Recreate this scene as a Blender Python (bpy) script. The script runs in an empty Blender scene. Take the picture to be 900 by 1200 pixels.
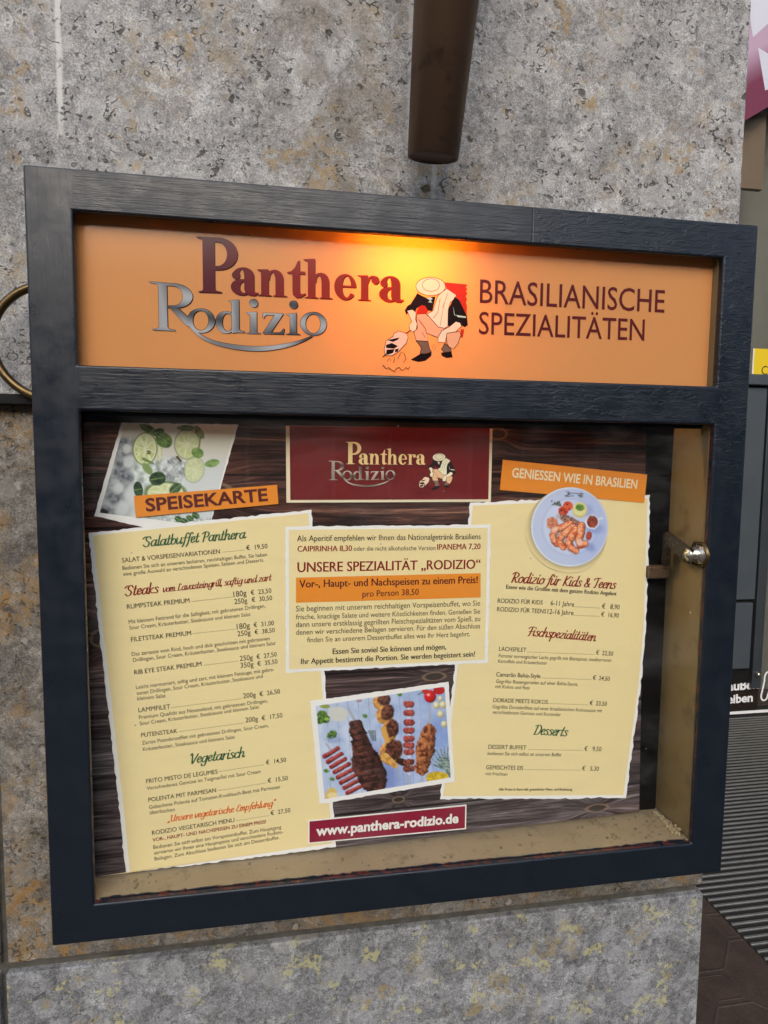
import bpy, bmesh, math, random
import numpy as np
from mathutils import Vector, Matrix
from mathutils.geometry import tessellate_polygon

SC = bpy.context.scene
COL = SC.collection
R = math.radians

# ------------------------------------------------------------------ camera
cam = bpy.data.cameras.new('camera'); CAM = bpy.data.objects.new('camera', cam); COL.objects.link(CAM)
cam.sensor_fit = 'VERTICAL'; cam.sensor_height = 36; cam.sensor_width = 27
cam.lens = 20.5974; cam.clip_start = .02; cam.clip_end = 500
CAM.matrix_world = Matrix(((0.987559, 0.003095, -0.157219, 0.238414), (-0.156967, 0.079318, -0.984414, -0.597038),
                           (0.009424, 0.996845, 0.078817, 1.5), (0, 0, 0, 1)))
SC.camera = CAM
# ------------------------------------------------------------------ daylight (overcast street)
SUN_EL, SUN_AZ = 30, 190
w = bpy.data.worlds.new('World'); SC.world = w; w.use_nodes = True
wn = w.node_tree.nodes; sky = wn.new('ShaderNodeTexSky'); sky.sky_type = 'NISHITA'; sky.sun_disc = False
sky.sun_elevation = R(SUN_EL); sky.sun_rotation = R(SUN_AZ); sky.air_density = 1.0; sky.dust_density = 2.2; sky.ozone_density = 1.0
w.node_tree.links.new(sky.outputs[0], wn['Background'].inputs[0]); wn['Background'].inputs[1].default_value = .10
sl = bpy.data.lights.new('sun', 'SUN'); sl.energy = 1.2; sl.angle = R(60); sl.color = (1, .975, .94)
SUN = bpy.data.objects.new('sun', sl); COL.objects.link(SUN)
sd = Vector((math.sin(R(SUN_AZ)) * math.cos(R(SUN_EL)), math.cos(R(SUN_AZ)) * math.cos(R(SUN_EL)), math.sin(R(SUN_EL))))
SUN.rotation_euler = sd.to_track_quat('Z', 'Y').to_euler(); SUN.location = (0, -6, 8)
vs = SC.view_settings; vs.view_transform = 'Standard'; vs.look = 'None'; vs.exposure = 1.06; vs.gamma = 1
SC.cycles.max_bounces = 8; SC.cycles.transparent_max_bounces = 8; SC.cycles.use_denoising = True

# ------------------------------------------------------------------ data measured on the place (millimetres on the sheet)
POSTER = {"wood":[[-9.42,-227.35],[626.06,-222.28],[640.59,-710.73],[-23.34,-712.67]],"left":[[-7.86,-340.24],[-3.76,-339.85],[0.37,-339.65],[4.46,-338.79],[8.62,-338.77],[12.78,-338.64],[16.92,-337.98],[21.13,-338.12],[25.22,-336.52],[29.44,-336.56],[33.6,-335.77],[37.81,-335.31],[42.05,-335.19],[46.29,-334.96],[50.54,-334.64],[54.79,-334.26],[59.12,-334.69],[63.34,-333.59],[67.53,-331.95],[71.89,-332.41],[76.17,-331.58],[80.49,-331.2],[84.89,-331.67],[89.17,-330.48],[93.45,-329.19],[97.9,-329.88],[102.25,-329.15],[106.59,-328.27],[111.0,-327.96],[115.42,-327.67],[119.86,-327.53],[124.28,-326.89],[128.74,-326.7],[133.27,-327.14],[137.62,-325.37],[142.1,-324.92],[146.61,-324.76],[151.17,-324.99],[155.6,-323.63],[160.23,-324.27],[164.63,-322.42],[169.19,-322.11],[173.8,-322.16],[178.33,-321.29],[182.93,-320.96],[187.58,-321.05],[192.2,-320.73],[196.79,-319.96],[201.4,-319.3],[206.13,-319.67],[210.74,-318.72],[215.38,-317.93],[220.08,-317.58],[219.76,-322.47],[221.15,-327.27],[220.91,-332.16],[220.96,-337.05],[221.61,-341.91],[222.21,-346.78],[222.04,-351.69],[222.8,-356.57],[223.14,-361.47],[223.67,-366.37],[222.78,-371.34],[224.04,-376.23],[223.47,-381.2],[224.18,-386.12],[224.83,-391.05],[224.66,-396.02],[225.17,-400.97],[225.62,-405.93],[226.01,-410.89],[227.24,-415.8],[226.94,-420.8],[226.97,-425.8],[227.63,-430.77],[227.82,-435.77],[228.02,-440.77],[229.03,-445.74],[228.67,-450.79],[230.95,-455.72],[230.74,-460.77],[232.4,-465.75],[231.1,-470.86],[231.94,-475.89],[231.57,-480.98],[233.11,-486.0],[234.44,-491.03],[233.16,-496.17],[234.3,-501.23],[235.34,-506.27],[235.63,-511.33],[235.38,-516.4],[235.28,-521.47],[236.21,-526.55],[236.18,-531.64],[237.61,-536.74],[236.02,-541.83],[237.3,-546.94],[237.54,-552.05],[237.62,-557.17],[238.18,-562.31],[238.49,-567.44],[239.43,-572.59],[239.33,-577.74],[239.37,-582.89],[239.38,-588.05],[240.34,-593.23],[240.56,-598.41],[240.77,-603.6],[240.98,-608.79],[241.51,-613.99],[242.1,-619.21],[242.58,-624.43],[242.04,-629.63],[242.82,-634.87],[243.31,-640.12],[241.78,-645.3],[243.53,-650.6],[244.34,-655.88],[244.27,-661.28],[245.04,-666.72],[246.06,-672.18],[245.29,-677.58],[246.34,-683.05],[246.66,-688.51],[246.52,-693.95],[246.92,-699.43],[247.73,-704.93],[248.26,-710.42],[242.95,-710.55],[237.5,-709.49],[232.34,-710.5],[227.2,-711.55],[221.83,-710.67],[216.64,-711.15],[211.44,-711.35],[206.19,-711.11],[201.04,-711.5],[195.75,-710.63],[190.74,-711.9],[185.86,-711.79],[181.01,-711.78],[176.12,-711.27],[171.39,-712.26],[166.49,-711.38],[161.76,-711.99],[156.9,-711.3],[152.24,-712.46],[147.42,-711.75],[142.78,-712.89],[137.99,-712.26],[133.24,-712.01],[128.51,-711.75],[123.74,-710.94],[119.07,-711.03],[114.57,-712.8],[109.88,-712.49],[105.14,-711.38],[100.55,-711.84],[96.02,-712.85],[91.33,-711.84],[86.82,-712.73],[82.22,-712.6],[77.68,-712.82],[73.07,-712.29],[68.41,-710.92],[63.97,-711.96],[59.47,-712.23],[54.85,-710.81],[50.49,-712.44],[46.0,-712.28],[41.53,-712.35],[37.04,-711.99],[32.63,-712.4],[28.12,-711.45],[23.77,-712.4],[19.35,-712.26],[19.28,-707.21],[18.79,-702.16],[17.95,-697.11],[17.56,-692.08],[17.66,-687.06],[16.27,-682.04],[17.03,-677.03],[16.73,-672.03],[16.44,-667.04],[16.0,-662.05],[15.88,-657.07],[15.22,-652.09],[15.36,-647.13],[14.73,-642.17],[13.59,-637.3],[14.4,-632.4],[13.19,-627.55],[13.46,-622.67],[12.64,-617.82],[12.29,-612.97],[11.75,-608.14],[12.37,-603.27],[10.87,-598.48],[10.45,-593.66],[10.74,-588.83],[10.39,-584.02],[9.92,-579.22],[9.09,-574.45],[8.86,-569.65],[9.22,-564.84],[7.96,-560.11],[8.35,-555.31],[8.04,-550.55],[7.34,-545.81],[7.03,-541.06],[6.05,-536.35],[7.11,-531.53],[5.93,-526.85],[5.6,-522.12],[4.97,-517.42],[4.34,-512.73],[4.29,-508.01],[4.14,-503.3],[3.3,-498.64],[3.37,-493.93],[3.48,-489.22],[2.8,-484.57],[2.19,-479.92],[2.35,-475.23],[1.93,-470.58],[1.57,-465.94],[0.44,-461.36],[-0.39,-456.76],[0.08,-452.08],[0.12,-447.51],[-0.54,-442.99],[-1.06,-438.47],[-0.99,-433.91],[-1.73,-429.42],[-2.13,-424.91],[-1.36,-420.31],[-3.21,-415.93],[-2.43,-411.35],[-2.68,-406.85],[-2.65,-402.33],[-3.65,-397.91],[-3.86,-393.43],[-4.81,-389.02],[-4.7,-384.52],[-5.98,-380.15],[-5.6,-375.64],[-5.68,-371.17],[-6.03,-366.74],[-6.51,-362.32],[-6.09,-357.83],[-7.63,-353.53],[-7.18,-349.04],[-7.73,-344.66]],"left_in":[[-3.58,-343.0],[216.57,-321.34],[221.85,-406.11],[230.47,-501.31],[240.41,-655.75],[243.94,-705.28],[-15.64,-712.32],[23.68,-712.24],[19.01,-642.12],[11.55,-545.61],[4.22,-451.78]],"right":[[402.85,-310.3],[408.06,-310.12],[413.28,-309.93],[418.58,-310.67],[423.72,-308.98],[429.07,-309.97],[434.36,-309.81],[439.6,-308.84],[444.9,-308.4],[450.2,-307.89],[455.56,-307.87],[461.03,-309.12],[466.24,-306.81],[471.73,-307.91],[477.1,-307.13],[482.62,-308.23],[488.0,-307.23],[493.39,-306.18],[498.89,-306.39],[504.41,-306.54],[509.91,-306.3],[515.39,-305.55],[520.95,-305.67],[526.5,-305.37],[532.11,-305.64],[537.69,-305.32],[543.29,-305.08],[548.87,-304.45],[554.57,-304.95],[560.17,-304.04],[565.83,-303.68],[571.54,-303.67],[577.25,-303.51],[582.97,-303.3],[588.64,-302.24],[594.55,-303.73],[600.3,-303.13],[606.12,-303.27],[611.85,-302.16],[617.74,-302.53],[623.56,-302.02],[629.42,-301.71],[635.3,-301.47],[634.35,-306.72],[635.85,-312.03],[635.27,-317.3],[636.73,-322.63],[635.48,-327.88],[636.01,-333.2],[636.61,-338.53],[636.47,-343.84],[637.47,-349.2],[636.95,-354.5],[636.32,-359.81],[638.09,-365.22],[635.99,-370.48],[636.15,-375.83],[637.28,-381.24],[637.82,-386.63],[637.87,-392.01],[637.91,-397.38],[637.7,-402.76],[636.06,-408.06],[638.13,-413.57],[637.11,-418.91],[636.92,-424.31],[638.33,-429.81],[638.03,-435.21],[637.58,-440.61],[638.47,-446.1],[637.44,-451.47],[637.01,-456.89],[638.4,-462.44],[638.16,-468.12],[638.36,-473.86],[637.25,-479.44],[637.14,-485.15],[637.53,-490.94],[636.9,-496.6],[636.5,-502.29],[635.98,-507.98],[635.33,-513.65],[636.04,-519.52],[636.27,-525.32],[636.2,-531.1],[633.84,-536.55],[634.94,-542.5],[634.67,-548.27],[634.15,-554.0],[632.11,-559.31],[632.35,-565.08],[631.1,-570.56],[631.99,-576.47],[631.74,-582.15],[631.07,-587.76],[629.79,-593.25],[629.36,-598.92],[628.81,-604.57],[627.11,-609.98],[627.09,-615.75],[627.99,-621.72],[626.5,-627.19],[625.84,-632.84],[626.07,-638.69],[623.65,-643.97],[623.92,-649.84],[622.99,-655.45],[623.65,-661.42],[623.45,-667.2],[621.72,-672.65],[621.72,-678.49],[621.38,-684.26],[620.45,-689.9],[614.29,-689.35],[608.15,-688.58],[602.03,-688.02],[595.95,-687.63],[589.85,-686.65],[583.72,-684.68],[577.74,-685.07],[571.76,-685.44],[565.7,-683.41],[559.78,-684.25],[553.85,-684.27],[547.91,-683.59],[542.0,-683.38],[536.02,-681.02],[530.19,-681.7],[524.33,-681.31],[518.47,-680.26],[512.63,-679.49],[506.84,-679.5],[501.04,-678.56],[495.25,-677.68],[489.49,-676.76],[483.79,-677.08],[478.04,-675.69],[472.34,-675.3],[466.66,-674.59],[461.02,-674.63],[455.38,-674.42],[449.71,-672.71],[444.11,-672.37],[438.54,-672.51],[432.97,-672.02],[427.38,-670.68],[421.82,-669.42],[416.33,-669.78],[410.79,-668.07],[405.33,-668.73],[399.86,-668.18],[394.4,-667.57],[388.96,-666.72],[383.57,-667.58],[378.14,-666.16],[372.76,-665.71],[373.93,-660.53],[372.93,-654.89],[374.39,-649.78],[375.16,-644.53],[376.18,-639.33],[376.6,-634.01],[376.26,-628.54],[377.87,-623.48],[376.69,-617.85],[377.04,-612.54],[378.98,-607.55],[379.13,-602.21],[378.67,-596.76],[380.35,-591.73],[380.73,-586.45],[381.16,-581.18],[381.04,-575.82],[381.09,-570.49],[381.37,-565.22],[382.64,-560.13],[383.17,-554.91],[383.48,-549.65],[383.95,-544.43],[385.23,-539.35],[384.63,-533.95],[385.33,-528.79],[387.26,-523.84],[386.38,-518.4],[386.87,-513.21],[388.25,-508.18],[388.19,-502.91],[387.63,-497.61],[389.82,-492.72],[388.69,-487.35],[389.31,-482.24],[389.47,-477.07],[390.03,-471.96],[390.54,-466.85],[391.8,-461.84],[391.67,-456.65],[392.82,-451.64],[392.89,-446.49],[392.22,-441.25],[393.27,-436.23],[393.33,-431.1],[393.81,-426.02],[394.49,-420.97],[395.0,-415.91],[395.42,-410.83],[394.47,-405.6],[395.88,-400.66],[396.11,-395.58],[397.71,-390.67],[396.99,-385.49],[397.49,-380.45],[397.89,-375.41],[398.68,-370.42],[398.06,-365.28],[398.97,-360.31],[399.36,-355.29],[399.79,-350.27],[400.05,-345.25],[400.28,-340.23],[400.99,-335.25],[400.64,-330.18],[402.55,-325.34],[402.08,-320.27],[401.52,-315.19]],"right_in":[[406.14,-313.76],[631.61,-305.42],[634.56,-462.07],[630.71,-544.33],[616.46,-685.18],[376.78,-662.05],[391.76,-503.47]],"mid":[[191.77,-335.86],[196.39,-335.76],[201.02,-336.17],[205.66,-335.79],[210.31,-335.81],[214.97,-335.1],[219.67,-336.33],[224.36,-335.88],[229.05,-335.2],[233.78,-335.71],[238.52,-336.35],[243.26,-335.99],[248.01,-335.36],[252.79,-335.68],[257.58,-335.95],[262.39,-336.57],[267.2,-335.95],[272.03,-336.12],[276.86,-335.76],[281.72,-335.89],[286.58,-335.53],[291.46,-335.42],[296.36,-335.41],[301.27,-335.67],[306.21,-336.3],[311.14,-335.86],[316.1,-336.29],[321.07,-336.14],[326.04,-335.93],[331.03,-335.71],[336.07,-336.62],[341.08,-336.27],[346.12,-336.31],[351.19,-336.75],[356.25,-336.41],[361.32,-335.96],[366.42,-336.02],[371.54,-336.08],[376.68,-336.67],[381.79,-335.53],[386.94,-335.25],[392.13,-335.72],[397.32,-335.89],[402.52,-335.69],[407.76,-336.22],[412.99,-336.11],[418.23,-335.88],[423.5,-335.92],[428.78,-335.9],[428.07,-340.95],[428.05,-346.03],[428.15,-351.12],[428.94,-356.24],[428.35,-361.31],[429.24,-366.45],[429.5,-371.58],[428.18,-376.64],[428.5,-381.77],[428.58,-386.9],[428.3,-392.03],[428.22,-397.16],[428.74,-402.33],[428.75,-407.49],[428.63,-412.64],[428.54,-417.8],[428.8,-422.98],[429.38,-428.19],[427.94,-433.29],[429.17,-438.56],[429.12,-443.75],[428.67,-448.92],[428.92,-454.15],[428.71,-459.35],[428.0,-464.52],[428.38,-469.77],[429.1,-475.05],[428.8,-480.27],[428.96,-485.53],[428.46,-490.74],[429.28,-496.06],[428.96,-501.3],[423.58,-501.6],[418.22,-501.82],[412.79,-500.97],[407.44,-500.97],[402.1,-500.81],[396.77,-500.72],[391.52,-501.42],[386.21,-501.08],[380.95,-501.29],[375.64,-500.41],[370.4,-500.5],[365.23,-501.29],[359.97,-500.53],[354.79,-500.64],[349.61,-500.59],[344.43,-500.34],[339.3,-500.77],[334.16,-500.62],[329.05,-500.71],[323.94,-500.66],[318.86,-500.76],[313.73,-499.93],[308.68,-500.09],[303.65,-500.35],[298.65,-500.8],[293.55,-499.37],[288.59,-500.12],[283.6,-500.02],[278.61,-499.82],[273.63,-499.41],[268.72,-500.08],[263.83,-500.76],[258.87,-500.0],[253.96,-499.86],[249.08,-500.01],[244.16,-499.26],[239.34,-499.89],[234.47,-499.58],[229.66,-499.93],[224.81,-499.35],[220.02,-499.81],[215.2,-499.24],[210.43,-499.44],[205.66,-499.4],[200.9,-499.3],[196.19,-499.93],[191.44,-499.34],[191.31,-494.43],[191.54,-489.55],[191.35,-484.65],[191.88,-479.79],[191.78,-474.91],[191.27,-470.01],[191.9,-465.17],[191.45,-460.29],[191.72,-455.44],[191.95,-450.6],[191.19,-445.72],[191.3,-440.89],[191.56,-436.07],[191.51,-431.24],[191.05,-426.4],[191.82,-421.61],[191.67,-416.79],[191.69,-411.99],[191.74,-407.19],[191.88,-402.4],[191.39,-397.6],[191.77,-392.82],[191.53,-388.04],[191.53,-383.27],[191.41,-378.5],[192.1,-373.75],[190.92,-368.98],[191.49,-364.24],[191.95,-359.5],[191.64,-354.76],[191.54,-350.02],[192.1,-345.3],[191.47,-340.57]],"mid_in":[[195.27,-339.43],[424.77,-339.71],[424.87,-497.3],[195.01,-495.66]],"midbar":[[202.86,-392.5],[417.07,-393.07],[417.75,-421.89],[202.79,-420.48]],"head":[[192.46,-226.73],[427.96,-224.64],[428.01,-309.38],[192.79,-309.7]],"head_in":[[196.46,-226.91],[424.42,-224.52],[424.78,-306.38],[197.02,-306.73]],"drink":[[26.51,-227.2],[30.68,-227.11],[34.85,-227.26],[39.04,-226.99],[43.24,-226.97],[47.45,-227.1],[51.66,-227.31],[55.91,-226.78],[60.14,-227.14],[64.4,-226.96],[68.67,-226.85],[72.96,-226.57],[77.22,-227.35],[81.53,-227.02],[85.85,-226.91],[90.18,-226.73],[94.5,-227.21],[98.87,-226.59],[103.23,-226.46],[107.6,-226.49],[111.98,-226.66],[116.37,-226.74],[120.8,-226.09],[125.2,-226.67],[129.64,-226.64],[134.08,-226.83],[138.54,-226.42],[143.01,-226.48],[141.34,-230.87],[139.92,-235.33],[139.28,-240.0],[137.92,-244.47],[136.31,-248.89],[134.96,-253.37],[133.98,-257.96],[132.39,-262.38],[131.79,-267.08],[129.86,-271.4],[128.7,-275.95],[127.29,-280.42],[126.1,-284.97],[124.76,-289.46],[123.74,-294.06],[121.99,-298.44],[121.56,-303.22],[119.68,-307.56],[118.61,-312.15],[116.66,-316.47],[116.14,-321.23],[114.53,-325.66],[113.26,-330.2],[111.96,-334.73],[107.35,-334.6],[102.76,-334.92],[98.18,-335.31],[93.61,-335.16],[89.05,-334.9],[84.51,-335.12],[79.98,-335.62],[75.47,-335.86],[70.96,-335.97],[66.46,-335.75],[61.98,-335.86],[57.52,-336.01],[53.06,-336.15],[48.61,-336.12],[44.32,-334.95],[40.09,-333.55],[35.79,-332.53],[31.43,-331.81],[27.25,-330.39],[22.94,-329.57],[18.8,-328.08],[14.56,-327.06],[10.35,-326.0],[6.23,-324.59],[1.98,-323.82],[-2.26,-323.02],[-0.73,-318.73],[0.7,-314.39],[1.44,-309.84],[2.92,-305.53],[4.22,-301.17],[5.81,-296.89],[6.93,-292.47],[7.94,-288.02],[9.36,-283.69],[10.8,-279.38],[12.05,-275.0],[13.36,-270.65],[14.43,-266.22],[16.11,-261.98],[17.08,-257.53],[18.6,-253.25],[19.85,-248.88],[21.23,-244.56],[22.94,-240.33],[23.81,-235.86],[25.12,-231.52]],"drink_q":[[29.46,-228.03],[139.51,-227.78],[111.56,-334.69],[3.29,-319.57]],"sk":[[218.19,-533.52],[222.96,-532.55],[227.87,-532.58],[232.79,-532.49],[237.66,-531.98],[242.6,-531.89],[247.48,-531.25],[252.45,-531.15],[257.37,-530.65],[262.36,-530.48],[267.28,-529.76],[272.31,-529.68],[277.26,-528.96],[282.26,-528.51],[287.36,-528.61],[292.3,-527.6],[297.38,-527.33],[302.54,-527.6],[307.57,-526.84],[312.67,-526.51],[317.78,-526.09],[322.9,-525.64],[328.11,-525.76],[333.19,-524.88],[338.42,-524.85],[343.55,-524.09],[348.72,-523.52],[353.95,-523.24],[359.19,-522.92],[364.54,-523.18],[369.67,-521.96],[374.98,-521.84],[380.25,-521.32],[381.08,-526.6],[380.96,-531.89],[381.58,-537.19],[381.87,-542.5],[382.39,-547.81],[382.97,-553.14],[383.27,-558.46],[383.72,-563.8],[383.88,-569.14],[384.61,-574.5],[385.07,-579.86],[385.82,-585.23],[385.68,-590.6],[386.4,-595.99],[387.04,-601.39],[386.92,-606.77],[387.43,-612.18],[388.13,-617.6],[388.55,-623.03],[389.36,-628.47],[390.09,-633.92],[389.87,-639.34],[390.35,-644.8],[385.16,-645.55],[379.8,-645.33],[374.61,-645.95],[369.36,-646.14],[364.19,-646.7],[358.95,-646.79],[353.76,-647.05],[348.62,-647.57],[343.44,-647.75],[338.31,-648.09],[333.23,-648.68],[328.19,-649.43],[322.99,-649.16],[317.97,-649.83],[312.92,-650.28],[307.9,-650.84],[302.86,-651.16],[297.7,-650.68],[292.67,-650.9],[287.69,-651.35],[282.68,-651.51],[277.88,-652.87],[272.81,-652.51],[267.96,-653.4],[263.03,-653.75],[258.03,-653.54],[253.11,-653.79],[248.3,-654.6],[243.45,-655.12],[238.59,-655.43],[233.68,-655.4],[228.84,-655.67],[228.6,-650.5],[228.42,-645.33],[227.6,-640.17],[226.79,-635.02],[226.32,-629.87],[226.15,-624.73],[225.85,-619.6],[224.76,-614.48],[224.87,-609.36],[224.2,-604.26],[224.11,-599.16],[223.06,-594.07],[223.25,-588.98],[222.92,-583.9],[222.48,-578.83],[222.07,-573.76],[221.28,-568.71],[220.84,-563.66],[220.11,-558.62],[219.93,-553.59],[219.3,-548.56],[219.2,-543.54],[218.8,-538.52]],"sk_q":[[224.82,-539.45],[375.65,-526.86],[385.13,-638.87],[234.72,-650.14]],"plate_q":[[469.82,-283.66],[586.25,-283.12],[591.29,-396.19],[473.14,-393.13]],"title":[[37.05,-302.25],[182.82,-290.31],[184.27,-310.98],[38.46,-324.57]],"slogan":[[441.16,-260.33],[629.57,-276.29],[627.33,-311.26],[438.51,-295.42]],"url":[[215.97,-673.0],[405.46,-674.41],[405.59,-705.54],[215.95,-701.34]],"url_in":[[217.43,-674.55],[403.85,-676.02],[403.95,-703.87],[217.41,-699.82]],"left_t":[["heading",[["Salatbuffet Panthera",44.83,-355.5,148.72,-347.92,"sg"]]],
["dish_entry",[["SALAT & VORSPEISENVARIATIONEN",23.88,-371.71,122.29,-364.05,"m"],
[".",125.11,-363.04,147.83,-361.06,"dots"],
["€  19,50",149.9,-361.1,172.42,-359.35,"r"],
["Bedienen Sie sich an unserem leckeren, reichhaltigen Buffet. Sie haben",24.17,-379.51,171.84,-368.01,"s"],
["eine große Auswahl an verschiedenen Speisen, Salaten und Desserts.",24.74,-385.78,168.64,-373.91,"s"]]],
["heading",[["Steaks",25.93,-406.98,58.53,-404.65,"sr"],
["vom Lavasteingrill, saftig und zart",62.99,-404.26,175.92,-394.8,"sr"]]],
["dish_entry",[["RUMPSTEAK PREMIUM",27.54,-420.96,90.29,-416.39,"m"],
[".",92.83,-415.68,134.87,-412.03,"dots"],
["180g",136.17,-412.08,149.73,-410.64,"r"],
["€  23,50",154.18,-410.24,176.37,-408.51,"r"],
["250g",136.87,-419.71,150.44,-418.84,"r"],
["€  30,50",155.17,-418.19,177.12,-416.51,"r"],
["Mit kleinem Fettrand für die Saftigkeit, mit gebratenen Drillingen,",28.87,-436.84,169.9,-424.77,"s"],
["Sour Cream, Kräuterbutter, Steaksauce und kleinem Salat",29.45,-443.22,153.73,-433.47,"s"]]],
["dish_entry",[["FILETSTEAK PREMIUM",30.77,-456.22,91.4,-451.91,"m"],
[".",93.2,-450.64,137.26,-447.77,"dots"],
["180g",139.08,-447.85,152.99,-446.83,"r"],
["€  31,00",156.95,-446.18,179.0,-444.67,"r"],
["250g",139.79,-455.57,153.71,-454.57,"r"],
["€  38,50",157.94,-454.22,179.76,-452.75,"r"],
["Das zarteste vom Rind, hoch und dick geschnitten mit gebratenen",31.15,-471.69,174.1,-461.36,"s"],
["Drillingen, Sour Cream, Kräuterbutter, Steaksauce und kleinem Salat",32.23,-478.16,180.49,-466.97,"s"]]],
["dish_entry",[["RIB EYE STEAK PREMIUM",33.14,-491.88,101.6,-486.45,"m"],
[".",104.68,-486.08,140.04,-483.41,"dots"],
["250g",141.88,-483.24,155.86,-482.63,"r"],
["€  27,50",159.85,-482.02,181.77,-480.16,"r"],
["350g",142.59,-491.03,156.6,-490.46,"r"],
["€  35,50",160.59,-489.85,182.54,-488.32,"r"],
["Leicht marmoriert, saftig und zart, mit kleinem Fettauge, mit gebra-",34.51,-507.84,178.73,-496.51,"s"],
["tenen Drillingen, Sour Cream, Kräuterbutter, Steaksauce und",34.86,-514.34,166.35,-503.61,"s"],
["kleinem Salat",35.46,-520.33,64.2,-518.78,"s"]]],
["dish_entry",[["LAMMFILET",36.41,-533.4,68.51,-531.66,"m"],
[".",69.78,-530.93,143.58,-525.9,"dots"],
["200g",145.17,-525.45,158.73,-524.7,"r"],
["€  26,50",162.73,-524.41,185.08,-522.54,"r"],
["Premium Qualität aus Neuseeland, mit gebratenen Drillingen,",36.74,-541.04,171.53,-532.07,"s"],
["Sour Cream, Kräuterbutter, Steaksauce und kleinem Salat",37.33,-547.89,162.1,-538.17,"s"]]],
["dish_entry",[["PUTENSTEAK",38.54,-561.1,75.38,-559.16,"m"],
[".",77.43,-558.22,145.44,-553.83,"dots"],
["200g",147.3,-553.13,160.92,-552.49,"r"],
["€  17,50",164.95,-552.23,187.68,-550.26,"r"],
["Zartes Putenbrustfilet mit gebratenen Drillingen, Sour Cream,",39.11,-569.37,172.44,-560.47,"s"],
["Kräuterbutter, Steaksauce und kleinem Salat",39.95,-576.58,135.73,-570.53,"s"]]],
["heading",[["Vegetarisch",87.08,-594.94,145.62,-592.35,"sg"]]],
["dish_entry",[["FRITO MISTO DE LEGUMES",42.43,-612.98,116.83,-608.99,"m"],
[".",118.43,-607.16,166.49,-603.67,"dots"],
["€  14,50",169.2,-603.63,191.57,-602.23,"r"],
["Verschiedenes Gemüse im Teigmantel mit Sour Cream",43.02,-620.54,163.18,-612.83,"s"]]],
["dish_entry",[["POLENTA MIT PARMESAN",44.25,-634.04,114.98,-630.1,"m"],
[".",117.37,-628.92,168.79,-625.18,"dots"],
["€  15,50",170.97,-625.1,193.42,-623.83,"r"],
["Gebackene Polenta auf Tomaten-Knoblauch-Beet mit Parmesan",44.84,-642.2,184.31,-632.8,"s"],
["überbacken",45.21,-648.4,71.26,-647.31,"s"]]],
["heading",[["„Unsere vegetarische Empfehlung“",63.6,-658.89,178.46,-652.55,"so"]]],
["dish_entry",[["RODIZIO VEGETARISCH MENU",47.26,-671.96,134.2,-666.83,"m"],
[".",136.35,-665.92,171.82,-663.78,"dots"],
["€  27,50",174.01,-663.43,196.06,-662.05,"r"],
["VOR-, HAUPT- UND NACHSPEISEN ZU EINEM PREIS!",47.62,-679.63,168.77,-672.18,"br"],
["Bedienen Sie sich selbst am Vorspeisenbuffet. Zum Hauptgang",48.2,-688.18,185.75,-680.56,"s"],
["servieren wir Ihnen eine Hauptspeise und verschiedene Rodizio-",48.84,-694.78,187.94,-686.4,"s"],
["Beilagen. Zum Abschluss bedienen Sie sich am Dessertbuffet.",49.21,-701.64,183.49,-692.65,"s"]]]],"mid_t":[["offer_text",[["Als Aperitif empfehlen wir Ihnen das Nationalgetränk Brasiliens",204.11,-352.07,416.12,-352.87,"m"],
["CAIPIRINHA 8,30",204.66,-363.56,264.77,-363.8,"br"],
["oder die nicht alkoholische Version",266.87,-363.84,361.63,-364.69,"s"],
["IPANEMA 7,20",363.85,-364.43,416.07,-364.45,"br"]]],
["offer_heading",[["UNSERE SPEZIALITÄT „RODIZIO“",204.62,-386.32,416.29,-387.7,"br"]]],
["offer_text",[["Sie beginnen mit unserem reichhaltigen Vorspeisenbuffet, wo Sie",202.77,-430.34,417.32,-431.73,"s"],
["frische, knackige Salate und weitere Köstlichkeiten finden. Genießen Sie",202.75,-439.34,417.55,-441.3,"s"],
["dann unsere erstklassig gegrillten Fleischspezialitäten vom Spieß, zu",202.73,-448.05,417.76,-450.25,"s"],
["denen wir verschiedene Beilagen servieren. Für den süßen Abschluss",202.71,-456.77,417.96,-458.89,"s"],
["finden Sie an unserem Dessertbuffet alles was Ihr Herz begehrt.",215.02,-465.83,405.63,-467.93,"s"]]],
["offer_text",[["Essen Sie soviel Sie können und mögen,",243.61,-480.72,376.53,-482.11,"b"],
["Ihr Appetit bestimmt die Portion. Sie werden begeistert sein!",208.21,-490.37,412.12,-492.65,"b"]]]],"midbar_t":[["Vor-, Haupt- und Nachspeisen zu einem Preis!",206.61,-403.6,413.4,-404.65,"bd"],
["pro Person 38,50",277.16,-416.45,342.51,-416.2,"md"]],"right_t":[["heading",[["Rodizio für Kids & Teens",454.7,-404.94,592.24,-417.51,"sr"]]],
["dish_entry",[["Essen wie die Großen mit dem ganzen Rodizio Angebot",449.52,-412.66,594.55,-425.78,"b"],
["RODIZIO FÜR KIDS",439.22,-429.1,496.74,-433.62,"m"],
["6-11 Jahre",507.15,-434.7,537.95,-437.6,"r"],
[".",538.72,-437.99,573.17,-441.06,"dots"],
["€   8,90",575.48,-441.15,599.63,-443.51,"r"],
["RODIZIO FÜR TEENS",438.77,-439.37,501.55,-444.63,"m"],
["12-16 Jahre",503.42,-445.05,537.6,-448.18,"r"],
[".",538.37,-448.57,572.45,-451.37,"dots"],
["€  16,90",574.75,-451.11,598.93,-453.9,"r"]]],
["heading",[["Fischspezialitäten",477.32,-470.49,567.94,-481.95,"sr"]]],
["dish_entry",[["LACHSFILET",442.55,-487.58,477.2,-490.81,"m"],
[".",478.69,-491.24,567.88,-499.21,"dots"],
["€  22,50",569.8,-498.95,593.27,-502.03,"r"],
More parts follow.
